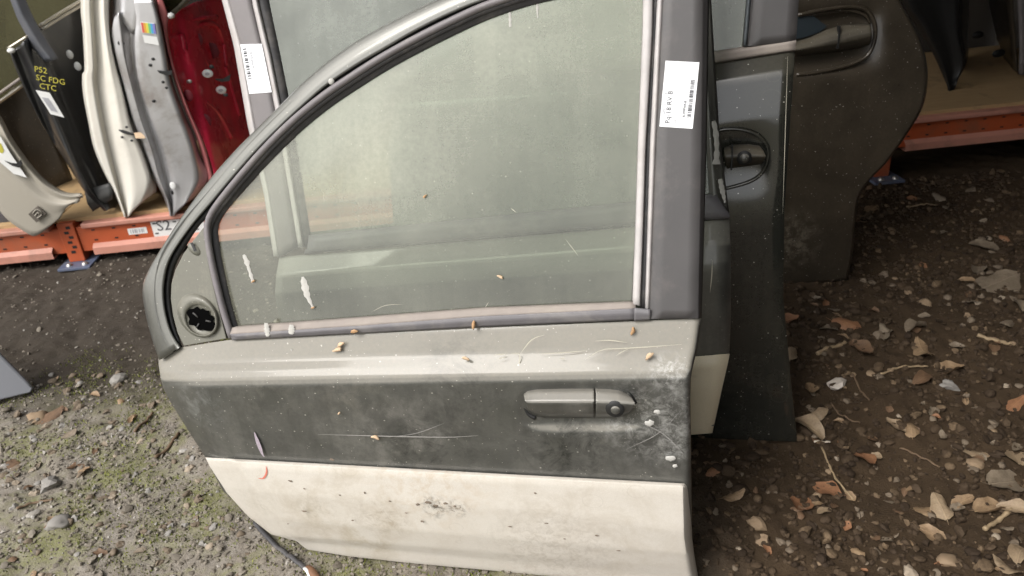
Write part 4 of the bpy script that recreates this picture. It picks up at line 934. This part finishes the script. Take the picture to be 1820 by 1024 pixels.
for p, r_ in (((1775, 95), .035), ((1738, 62), .03)):
    disc_blob('grommet', FP.at(np.array(p, float), -.25), FP, r_, r_ * .6, .01, M['black'], pp, 12)

# ------------------------------------------------------------------ loose things on the ground at left
FPn = Frame.standing(ground_pt(-120, 742), ground_pt(58, 697), 14)
pn = thing('metal_sheet', 'blue grey sheet metal corner standing on the mossy soil at the far left', 'metal sheet', FPn)
M['sheet_blue'] = plain('blue_grey_sheet', (.20, .205, .225), .45, var=.08, scale=8, dirt=(.22, .2, .17), dirt_amt=.4)
plate('sheet', [(58, 690), (54, 698), (0, 711), (-120, 742), (-190, 640), (-120, 540), (-50, 580), (0, 632)], FPn, M['sheet_blue'], pn, 0, .018, .004)
surf('folded_edge', [([(-50, 578), (0, 630), (59, 690)], .0), ([(-47, 577), (3, 629), (61, 688)], -.01)], 10, FPn, M['sheet_blue'], pn, sub=2, thick=.016, flip=True)
def on_ground(pts, lift):
    P = np.array([ground_pt(*p) for p in pts]); P[:, 2] = ground_h(P[:, 0], P[:, 1]) + lift; return P
hose = thing('rubber_strip', 'black rubber strip with rusty end running out from under the cream panel', 'rubber strip', loc=ground_pt(480, 965))
tube('strip', on_ground(smooth_path([(452, 926), (470, 948), (490, 968), (520, 992), (547, 1010)], 30), .006), .0060, M['rubber'], hose, 8, .7)
M['rust'] = plain('rusty_end', (.17, .085, .045), .7, var=.3, scale=60)
tube('end_piece', on_ground(smooth_path([(545, 1008), (556, 1018), (566, 1032), (572, 1050)], 12), .010), .0095, M['rust'], hose, 8, .6)
tube('end_piece', on_ground(smooth_path([(541, 1010), (550, 1022), (556, 1036)], 10), .012), .004, M['tag_white'], hose, 6, .6)

# ------------------------------------------------------------------ litter: pebbles, clods, moss, leaves, twigs
def stone_tone_material(name, lo, mid, hi, moss=0.0):
    b = NB(name); g = b.n.new('ShaderNodeNewGeometry'); r_ = g.outputs['Random Per Island']
    oi = b.n.new('ShaderNodeObjectInfo')
    r2 = b.math('FRACT', b.math('ADD', r_, oi.outputs['Random']))
    c = b.mix(b.ramp(r2, 0, .7), lo, mid); c = b.mix(b.ramp(r2, .84, 1), c, hi)
    n = b.noise(120, 4, .65); c = b.mix(b.ramp(n, .35, .7, 0, .55), c, lo)
    b.set(Base_Color=c, Roughness=.85, Specular_IOR_Level=.3); b.bump(n, .3, .002); return b.m
M['peb_left'] = stone_tone_material('grey_gravel', (.125, .108, .086), (.24, .21, .17), (.42, .40, .37))
M['peb_right'] = stone_tone_material('brown_gravel', (.030, .019, .011), (.072, .048, .028), (.18, .125, .075))
def ico(sub):
    bm = bmesh.new(); bmesh.ops.create_icosphere(bm, subdivisions=sub, radius=1)
    v = np.array([x.co[:] for x in bm.verts]); f = np.array([[x.index for x in q.verts] for q in bm.faces]); bm.free(); return v, f
ICO1, ICO2 = ico(1), ico(2)
def in_view(x, y, margin=60):
    P = np.stack([x, y, np.zeros_like(x)], -1) - CAM
    z = P @ FWD; px = 910 + FPX * (P @ RGT) / z; py = 512 + FPX * (P @ DWN) / z
    return (z > .1) & (px > -margin) & (px < 1820 + margin) & (py > -margin) & (py < 1024 + margin), px, py
def side_of(x, y): return (x + (vnoise(x * 2.5, y * 2.5, 9) - .5) * .6 + rng.uniform(-.15, .15, x.shape)) > 0.05
# strips of ground taken up by standing doors
def sample_ground(n, ymax=3.3, near=1.5):
    x = rng.uniform(-2.6, 2.7, n * 6); y = .75 + (ymax - .75) * rng.uniform(0, 1, n * 6) ** near
    ok, _, _ = in_view(x, y); ok &= ~((np.abs(x) < .35) & (y > 1.35) & (y < 3))
    return x[ok][:n], y[ok][:n]
def scatter(name, n, base, smin, smax, right, flat=(.45, .9), p=2.2, sink=.25, m=None, near=1.5):
    x, y = sample_ground(n, near=near); s = side_of(x, y); k = s if right else ~s; x, y = x[k], y[k]; n = len(x)
    clump = vnoise(x * 9, y * 9, 12); keep = rng.uniform(0, 1, n) < (.35 + .9 * clump) * (1 if right else np.interp(y, [1.9, 2.25], [1, .15])); x, y = x[keep], y[keep]; n = len(x)
    v, f = base; r = smin + (smax - smin) * rng.uniform(0, 1, n) ** p
    sc = np.stack([rng.uniform(.7, 1.3, n), rng.uniform(.7, 1.3, n), rng.uniform(*flat, n)], -1) * r[:, None]
    a = rng.uniform(0, 6.28, n)
    # each its own lumpy outline
    lump = 1 + .36 * np.sin(v[None, :, :] @ rng.uniform(-3, 3, (n, 3, 1)) + rng.uniform(0, 6, (n, 1, 1)))[..., 0]
    V = v[None] * lump[..., None] * sc[:, None]
    tx = rng.uniform(-.5, .5, n)[:, None]
    V = np.stack([V[..., 0], V[..., 1] - tx * V[..., 2], V[..., 2] + tx * V[..., 1]], -1)
    ca, sa = np.cos(a)[:, None], np.sin(a)[:, None]
    V = np.stack([V[..., 0] * ca - V[..., 1] * sa, V[..., 0] * sa + V[..., 1] * ca, V[..., 2]], -1)
    V += np.stack([x, y, ground_h(x, y) + sc[:, 2] * (1 - sink * 2)], -1)[:, None]
    Fs = f[None] + (np.arange(n) * len(v))[:, None, None]
    o = np_mesh(name, V.reshape(-1, 3), Fs.reshape(-1, f.shape[1]), m, True); tag(o, kind='stuff'); o.data.polygons.foreach_set('use_smooth', rng.uniform(0, 1, len(o.data.polygons)) < .0); return o
scatter('gravel', 46000, ICO1, .0018, .0062, False, m=M['peb_left'], near=1.3)
scatter('gravel', 26000, ICO1, .0022, .0085, True, m=M['peb_right'], flat=(.55, 1), near=1.2)
scatter('clods', 3000, ICO2, .004, .012, False, m=M['peb_left'], flat=(.3, .7), sink=.4)
scatter('clods', 3600, ICO2, .006, .014, True, m=M['peb_right'], flat=(.5, .9))

# moss: tiny upright blades in tufts on the lit soil
M['moss'] = stone_tone_material('moss', (.09, .11, .022), (.20, .215, .045), (.33, .34, .08))
nm = 60000
x, y = sample_ground(nm, ymax=2.4, near=1.2); k = ~side_of(x, y) & (x < .2); x, y = x[k], y[k]
dens = vnoise(x * 5.5, y * 5.5, 21) * .6 + vnoise(x * 16, y * 16, 22) * .4
k = dens > rng.uniform(.46, .68, len(x)); x, y = x[k], y[k]; n = len(x)
a = rng.uniform(0, 6.28, n); hgt = rng.uniform(.002, .0075, n); wdt = rng.uniform(.0012, .003, n); lean = rng.uniform(-.8, .8, (n, 2)) * hgt[:, None]
z = ground_h(x, y)
V = np.stack([np.stack([x - wdt * np.cos(a), y - wdt * np.sin(a), z - .001], -1), np.stack([x + wdt * np.cos(a), y + wdt * np.sin(a), z - .001], -1), np.stack([x + lean[:, 0], y + lean[:, 1], z + hgt], -1)], 1)
tag(np_mesh('moss', V.reshape(-1, 3), np.arange(3 * n).reshape(n, 3), M['moss']), kind='stuff')

# pebbles large enough to pick out one by one
def pebble_mesh(seed):
    r_ = np.random.default_rng(seed); v, f = ICO2
    k = r_.uniform(-2.5, 2.5, (3, 3)); V = v * (1 + .34 * np.sin(v @ k.T * 1.5).sum(1)[:, None] * .6) * np.array([1, r_.uniform(.65, .95), r_.uniform(.45, .75)])
    me = bpy.data.meshes.new('pebble'); me.from_pydata([tuple(q) for q in V], [], [tuple(q) for q in f]); me.polygons.foreach_set('use_smooth', [seed % 3 == 0] * len(f)); return me
M['stone_pale'] = plain('pale_stone', (.29, .235, .175), .8, var=.15, scale=60)
M['stone_tan'] = plain('tan_stone', (.24, .17, .105), .8, var=.25, scale=50)
M['stone_grey'] = plain('grey_stone', (.23, .215, .195), .8, var=.2, scale=50)
M['stone_dull'] = plain('dull_stone', (.15, .115, .08), .85, var=.25, scale=60)
M['stone_white'] = plain('white_stone', (.55, .49, .43), .6, var=.08, scale=40)
PEB = {}
def pebble(px, py, size_px, m, label, group, cat='pebble', seed=0, name='pebble'):
    P = ground_pt(px, py); L = size_px * np.linalg.norm(P - CAM) / FPX
    key = (seed % 7, m)
    if key not in PEB: me = pebble_mesh(100 + seed % 7); me.materials.append(M[m]); PEB[key] = me
    o = bpy.data.objects.new(name, PEB[key]); COL.objects.link(o)
    o.location = (P[0], P[1], float(ground_h(P[0], P[1])) + L * .05); o.scale = (L / 2,) * 3; o.rotation_euler = (rng.uniform(-.3, .3), rng.uniform(-.3, .3), rng.uniform(0, 6.28))
    return tag(o, label, cat, group)
pebble(1490, 679, 31, 'stone_white', 'bright white round stone on brown soil right of the dark door', 'stones on the brown soil', 'stone', 1, 'stone')
pebble(1692, 986, 42, 'stone_tan', 'large flat grey tan stone near the bottom right corner', 'stones on the brown soil', 'stone', 2, 'stone')
pebble(1621, 1009, 24, 'stone_pale', 'smooth pale oval pebble at the bottom edge, left of the large tan stone', 'stones on the brown soil', 'stone', 3, 'stone')
pebble(1738, 821, 26, 'stone_tan', 'round tan stone between leaves at the right', 'stones on the brown soil', 'stone', 4, 'stone')
pebble(1644, 540, 24, 'stone_tan', 'tan stone alone on the dark bare soil below the rack', 'stones on the brown soil', 'stone', 5, 'stone')
pebble(1686, 682, 26, 'stone_grey', 'dark upright grey stone on the brown soil', 'stones on the brown soil', 'stone', 6, 'stone')
pebble(1343, 926, 30, 'stone_tan', 'angular yellowish stone right of the cream panel', 'stones on the brown soil', 'stone', 0, 'stone')
pebble(1358, 955, 24, 'stone_tan', 'thin pointed stone just below the angular yellowish one', 'stones on the brown soil', 'stone', 1, 'stone')
pebble(105, 932, 40, 'stone_grey', 'largest flat grey stone in the moss at bottom left', 'stones in the mossy gravel', 'stone', 2, 'stone')
pebble(88, 862, 34, 'stone_grey', 'pointed grey stone above the flat one in the moss', 'stones in the mossy gravel', 'stone', 3, 'stone')
pebble(205, 666, 30, 'stone_grey', 'pale rough lump of stone near the dark shadow edge at left', 'stones in the mossy gravel', 'stone', 4, 'stone')
pebble(62, 735, 38, 'stone_tan', 'brown bark like chunk below the blue grey sheet', 'stones in the mossy gravel', 'stone', 5, 'stone')
for i in range(230):
    while True:
        if i < 120: px, py = rng.uniform(1250, 1815), rng.uniform(330, 1020)
        else: px, py = rng.uniform(5, 520), rng.uniform(650, 1020)
        if i < 120:
            if px < 1430 and py < 790: continue
            if px < 1520 and py < 505: continue
            q = (px - 1540) / 300 + (py - 700) / 350
            if py < 480 and py > 400 and px < 1700: continue
            break
        xe = 275 + max(0, py - 680) * .62
        if px < xe - 14 and not (px < 75 and py < 715): break
    right = i < 120
    tone = ('stone_tan', 'stone_grey', 'stone_dull', 'stone_pale')[i % 4 if rng.random() < .4 else 2]
    word = {'stone_tan': 'tan', 'stone_grey': 'grey', 'stone_dull': 'dull brown', 'stone_pale': 'pale'}[tone]
    if right and tone == 'stone_grey': tone, word = 'stone_dull', 'dull brown'
    if not right and tone == 'stone_tan': tone, word = 'stone_grey', 'grey'
    if right: zone = ('under the right rack beam' if py < 400 else 'on the bare dark soil' if py < 620 else 'near the dark door foot' if px < 1450 and py < 830 else 'among the big leaves at right' if px > 1620 else 'beside the cream panel' if px < 1400 else 'around the copper leaf')
    else: zone = ('near the blue grey sheet' if px < 200 and py < 780 else 'along the front door edge' if px > 240 + max(0, py - 680) * .5 else 'in the bottom left moss' if py > 860 and px < 260 else 'in the middle of the mossy gravel')
    pebble(px, py, float(rng.uniform(9, 15.5)), tone, 'small %s pebble lying %s' % (word, zone), 'pebbles on the brown soil' if right else 'pebbles in the mossy gravel', 'pebble', i)

# dead leaves
def leaf_mesh(seed):
    r_ = np.random.default_rng(seed); nu, nv = 9, 6; V = []; curl = r_.uniform(.9, 2.2) * r_.choice([-1, 1]); bend = r_.uniform(-.9, .9); wid = r_.uniform(.30, .48); tw = r_.uniform(-.5, .5)
    for i in range(nu):
        t = i / (nu - 1); w = wid * (math.sin(math.pi * min(1, t * .93 + .04)) ** .75) * (1 - .25 * t)
        for j in range(nv):
            s = j / (nv - 1) * 2 - 1
            x = (t - .5); yy = s * w * (1 + .16 * math.sin(9 * t + seed + 2 * s) + (r_.uniform(-.10, .05) if abs(s) > .9 else 0)); ang = curl * s * w * 1.6
            zz = (1 - math.cos(ang)) * .32 * np.sign(curl) + bend * (t - .5) ** 2 * .7 + tw * s * w * (t - .5) + .025 * math.sin(13 * t + 5 * s + seed) + .012 * abs(s)
            V.append((x, yy * (math.cos(ang * .6)), zz))
    Fs = []
    for i in range(nu - 1):
        for j in range(nv - 1): Fs.append((i * nv + j, (i + 1) * nv + j, (i + 1) * nv + j + 1, i * nv + j + 1))
    # stalk
    n0 = len(V); z0 = V[nv // 2][2]
    for (x, yy) in ((-.5, .012), (-.5, -.012), (-.72, -.006 + tw * .1), (-.72, .006 + tw * .1)): V.append((x, yy, z0 + (.06 if x < -.6 else .0)))
    Fs.append((n0, n0 + 1, n0 + 2, n0 + 3))
    V = np.array(V); V[:, 2] -= V[:, 2].min()
    me = bpy.data.meshes.new('dead_leaf'); me.from_pydata([tuple(q) for q in V], [], Fs); me.polygons.foreach_set('use_smooth', [True] * len(Fs)); return me
def leaf_mat(name, c, rim):
    b = NB(name); n = b.noise(7, 6, .7, dist=.4); n2 = b.noise(30, 4)
    x, y, z = b.sep()
    vein = b.ramp(b.math('ABSOLUTE', y), 0, .02, .5, 0)
    vv = b.math('ABSOLUTE', b.math('SINE', b.math('ADD', b.math('MULTIPLY', x, 34), b.math('MULTIPLY', b.math('ABSOLUTE', y), -34))))
    vein = b.math('MAXIMUM', vein, b.ramp(vv, 0, .14, .28, 0))
    col = b.mix(b.ramp(n, .35, .7), c, rim); col = b.mix(b.ramp(n2, .55, .75, 0, .5), col, tuple(q * .45 for q in c)); col = b.mix(vein, col, tuple(min(1, q * 1.35) for q in c))
    b.set(Base_Color=col, Roughness=.65); b.bump(vein, .3, .01)
    return b.m
LM = {'tan': leaf_mat('leaf_tan', (.29, .20, .115), (.18, .115, .065)), 'orange': leaf_mat('leaf_orange', (.29, .145, .072), (.19, .09, .045)),
      'pale': leaf_mat('leaf_pale', (.31, .232, .148), (.20, .14, .085)), 'grey': leaf_mat('leaf_grey', (.22, .175, .125), (.13, .10, .068)), 'brown': leaf_mat('leaf_brown', (.17, .10, .055), (.10, .06, .035))}
LF = {}
def leaf(px, py, size_px, tone, label, seed, group='dead leaves on the brown soil', rot=None, lift=.003):
    P = ground_pt(px, py); L = .86 * size_px * np.linalg.norm(P - CAM) / FPX; key = (seed % 14, tone)
    if key not in LF: me = leaf_mesh(40 + seed % 14); me.materials.append(LM[tone]); LF[key] = me
    o = bpy.data.objects.new('dead_leaf', LF[key]); COL.objects.link(o)
    o.location = (P[0], P[1], float(ground_h(P[0], P[1])) + lift); o.scale = (L, L, L); o.rotation_euler = (rng.uniform(-.35, .35), rng.uniform(-.3, .3), rng.uniform(0, 6.28) if rot is None else rot)
    return tag(o, label, 'leaf', group)
for i, (px, py, s, t, lb, rt) in enumerate([
    (1640, 622, 66, 'tan', 'broad tan leaf lying highest in the pair in the middle of the right soil', 1.4), (1628, 588, 48, 'grey', 'greyish leaf overlapping the top of the broad tan leaf', .4),
    (1590, 758, 42, 'pale', 'pale curled leaf, left one of a pair on the brown soil', 2.0), (1620, 764, 40, 'tan', 'tan leaf, right one of a pair on the brown soil', 1.2),
    (1470, 862, 56, 'orange', 'half folded copper leaf below the long thin stem', 2.3), (1426, 892, 60, 'orange', 'ragged orange brown leaf left of the folded copper one', 1.0),
    (1674, 890, 58, 'pale', 'pale rounded leaf near the right corner, beside a ring shaped one', 1.5), (1714, 880, 48, 'tan', 'ring shaped tan leaf right of the pale rounded one', .3), (1645, 893, 40, 'tan', 'small pointed tan leaf left of the pale rounded leaf', 0.0),
    (1790, 852, 76, 'grey', 'long folded grey brown leaf at the right picture edge', .2), (1765, 893, 62, 'tan', 'flat tan leaf under the long folded one at right', .1), (1805, 900, 54, 'pale', 'torn pale leaf at the right edge over a short stick', 2.6),
    (1808, 711, 48, 'orange', 'reddish pointed leaf at the right edge above the curled tan one', .5), (1805, 808, 46, 'pale', 'curled pale tan leaf at the right edge', 1.3), (1306, 883, 46, 'tan', 'curled pinkish tan leaf right of the cream panel edge', .2),
    (1436, 762, 66, 'pale', 'long pale leaf touching the dark door corner', -.9), (1530, 622, 58, 'brown', 'dark upright brown leaf above the thin sticks', 1.7), (1505, 578, 56, 'orange', 'rusty brown leaf near the top left of the right soil', -.6), (1472, 584, 40, 'grey', 'pale curled grey leaf beside the rusty brown one', -.9),
    (1403, 567, 40, 'orange', 'orange leaf peeking out beside the dark door edge', .1), (1407, 632, 44, 'pale', 'pale leaf tucked against the dark door edge', 1.2), (1575, 597, 46, 'grey', 'star shaped greyish leaf left of the broad tan leaf', 1.0),
    (1775, 503, 90, 'grey', 'biggest grey brown leaf on the dark soil at the upper right', .4), (1752, 432, 52, 'grey', 'grey leaf above the biggest one at upper right', -.4), (1740, 476, 40, 'grey', 'small grey leaf just left of the biggest one', .9),
    (1812, 545, 46, 'grey', 'half hidden grey leaf at the right edge below the biggest one', 1.3), (1548, 372, 42, 'tan', 'tan leaf leaning on the brown door foot', .6), (1527, 394, 32, 'tan', 'small tan leaf below the one leaning on the brown door', .1),
    (1790, 1006, 56, 'pale', 'rounded pale leaf in the bottom right corner', 1.9), (1815, 985, 50, 'pale', 'pinkish pale leaf cut off at the right edge near the bottom', .8), (1440, 690, 44, 'tan', 'torn tan leaf left of the white stone', 1.1), (1455, 735, 44, 'pale', 'crumpled pale leaf below the white stone', .3),
    (1538, 806, 48, 'orange', 'orange brown crumpled leaf left of the pale pair', 1.8), (1555, 800, 32, 'pale', 'small pale leaf piece beside the crumpled orange one', 2.2), (1790, 575, 34, 'grey', 'small dull leaf low at the right edge of the bare soil', .6), (1466, 905, 36, 'pale', 'small folded pale leaf under the copper leaf', .4),
    (1735, 800, 44, 'pale', 'slender pale leaf above the round tan stone', -.4), (1660, 936, 50, 'tan', 'narrow tan leaf pointing down near the large tan stone', -.7), (1690, 650, 56, 'tan', 'narrow straw coloured leaf right of the broad tan leaf', .15), (1640, 668, 50, 'brown', 'thin brown leaf strip under the broad tan leaf', .5), (88, 735, 54, 'brown', 'brown curled leaf beside the bark like chunk at left', 1.0)]):
    leaf(px, py, s, t, lb, i, rot=rt)
for i in range(70):
    while True:
        px, py = rng.uniform(1260, 1815), rng.uniform(300, 1020)
        if (px < 1440 and py < 800) or (px < 1540 and py < 520) or (py < 310 and px < 1600): continue
        break
    leaf(px, py, float(rng.uniform(12, 30)), ('grey', 'tan', 'brown', 'brown', 'grey', 'orange')[i % 6], 'small crumbled %s leaf piece lying %s' % (('grey', 'tan', 'brown', 'brown', 'grey', 'orange')[i % 6], 'under the right rack beam' if py < 400 else 'on the bare dark soil' if py < 620 else 'near the dark door foot' if px < 1450 and py < 830 else 'among the big leaves at right' if px > 1620 else 'beside the cream panel' if px < 1400 else 'around the copper leaf'), i, 'crumbled leaf pieces on the brown soil')
for i in range(26):
    px, py = rng.uniform(5, 260), rng.uniform(660, 1015)
    leaf(px, py, float(rng.uniform(12, 28)), ('brown', 'grey', 'tan')[i % 3], 'small crumbled %s leaf piece lying %s' % (('brown', 'grey', 'tan')[i % 3], 'in the bottom left moss' if py > 860 else 'below the blue grey sheet' if px < 120 else 'in the gravel beside the front door'), i, 'crumbled leaf pieces in the moss')

# twigs and stems
M['twig'] = plain('twig_bark', (.13, .085, .05), .8, var=.3, scale=60); M['stem'] = plain('dry_stem', (.30, .22, .13), .7, var=.2, scale=60); M['stem_pale'] = plain('bleached_stem', (.62, .55, .45), .7)
for pts, rad, m, lb in [
    ([(1478, 712), (1490, 728), (1512, 740), (1530, 746)], .0022, 'twig', 'thin curved twig below the white stone'), ([(1460, 792), (1472, 815), (1490, 845), (1518, 876)], .0026, 'stem', 'long thin straw stem leading down past the copper leaf'),
    ([(1447, 784), (1458, 781), (1476, 782)], .0022, 'stem_pale', 'short white bent stem at the dark door corner'), ([(1452, 632), (1475, 622), (1502, 612)], .0060, 'stem', 'short thick stick left of the rusty leaves'),
    ([(1600, 790), (1640, 806), (1672, 822)], .0024, 'twig', 'straight dark twig right of the pale leaf pair'), ([(1736, 600), (1765, 606), (1798, 608)], .0058, 'stem', 'flat straw stick on the bare soil near the right edge'),
    ([(1752, 930), (1775, 915), (1800, 900)], .0052, 'stem', 'short stick under the torn pale leaf at right'), ([(1515, 665), (1530, 690), (1545, 712)], .0026, 'twig', 'slanting twig right of the white stone'),
    ([(1612, 362), (1640, 360), (1664, 358)], .003, 'stem', 'thin pale stem on the gravel below the right rack beam'), ([(240, 770), (255, 755), (272, 735)], .004, 'twig', 'short dark twig in the gravel near the front door edge'), ([(275, 812), (300, 790), (318, 770)], .0045, 'twig', 'rough dark twig beside the front door lower edge'),
    ([(1565, 665), (1600, 652), (1650, 646)], .003, 'stem', 'long pale straw across the soil under the broad leaf'), ([(30, 905), (60, 893), (95, 890)], .003, 'twig', 'thin twig lying in the moss above the flat grey stone')]:
    t_ = tube('twig', on_ground(smooth_path(pts, 16), .006), rad * (1 + .2 * np.sin(np.arange(16) * 1.7)), M[m], None, 6); tag(t_, lb, 'twig', 'twigs on the ground')

# dry husks and crumbs that fell on the front door
def husk(px, fr, w, L, ang, m, label, name='seed_husk'):
    v, f = ICO2; r_ = np.random.default_rng(int(px[0])); c = fr.at(np.array(px, float), w + L * .16)
    A = fr.U * math.cos(ang) + fr.V * math.sin(ang); B = np.cross(fr.W, A)
    q = v * np.array([.5, .22, .18]) * L * (1 + .25 * np.sin(v @ r_.uniform(-4, 4, 3)))[:, None]; q[:, 2] += .12 * L * (v[:, 0] ** 2)
    P = c + q[:, :1] * A + q[:, 1:2] * B + q[:, 2:] * fr.W
    P = c + (P - c) * (.7 + .35 * r_.random()); o = mesh_obj(name, P, [tuple(x_) for x_ in f], M[m]); return tag(o, label, 'seed husk', 'husks fallen on the front door')
for a_ in [((606, 612), FD, .012, .020, .5, 'seed_pale', 'orange husk on the green sheet metal, upper one of a pair under the glass'), ((600, 622), FD, .016, .020, .3, 'seed_pale', 'orange husk on the green sheet metal, lower one of a pair under the glass'),
           ((630, 589), FU, .012, .016, .1, 'seed', 'dark husk lying on the belt moulding near the mirror end'), ((841, 577), FU, .012, .018, 1.4, 'seed', 'upright beetle shaped husk at the middle of the belt moulding'),
           ((828, 637), FD, .034, .014, -.4, 'seed_pale', 'small orange husk on the sheet metal below the beetle shaped one'), ((1154, 632), FD, .034, .022, .8, 'seed_pale', 'pinkish husk on the sheet metal above the handle'),
           ((1125, 588), FD, .012, .016, 1.3, 'seed', 'dark husk under the end of the belt moulding'), ((889, 492), FU, -.012, .016, -.5, 'seed_pale', 'orange flake stuck low on the front window glass'),
           ((667, 777), FD, .044, .018, -.3, 'seed_pale', 'pale husk caught in a cobweb line on the dark lower sheet metal'), ((603, 734), FD, .047, .010, .9, 'seed_pale', 'tiny pale husk on the dark sheet metal left of the middle'),
           ((450, 500), FU, -.010, .012, .4, 'seed', 'brown crumb at the foot of the left dropping on the glass'), ((556, 547), FU, -.010, .012, .3, 'seed', 'brown crumb at the foot of the right dropping on the glass'), ((755, 349), FU, -.011, .011, .6, 'seed', 'brown speck high on the front window glass')]: husk(*a_)

# dark chips and insect specks on the cream panel
M['speck'] = plain('dirt_speck', (.16, .125, .095), .9, var=.3, scale=300)
def clad_w(y, x):
    t = np.interp(y, [820, 870, 905, 950, 990, 1015], [.050, .0515, .050, .046, .036, .028]); return float(t)
for (px, py, a_, b__) in ((516, 855, .0065, .0032), (541, 869, .003, .002), (604, 880, .003, .002), (541, 909, .007, .003), (693, 891, .004, .002), (648, 876, .003, .003), (750, 927, .005, .003), (951, 877, .004, .002), (627, 925, .005, .002), (905, 936, .005, .002), (970, 930, .005, .0015), (1060, 952, .006, .002), (1198, 926, .004, .0015), (1100, 979, .007, .0014), (1004, 958, .004, .0015), (590, 817, .006, .0035), (760, 893, .008, .005), (742, 897, .005, .004), (775, 899, .007, .004), (792, 895, .006, .003), (808, 900, .005, .003), (512, 931, .004, .0015), (722, 912, .004, .0015)):
    c = FD.at(np.array((px, py), float), clad_w(py, px) + .0004 if py > 820 else .0375)
    disc_blob('dirt_speck', c, FD, a_ * .8, b__ * .8, .0008, M['speck'], front, 9, .45, px)
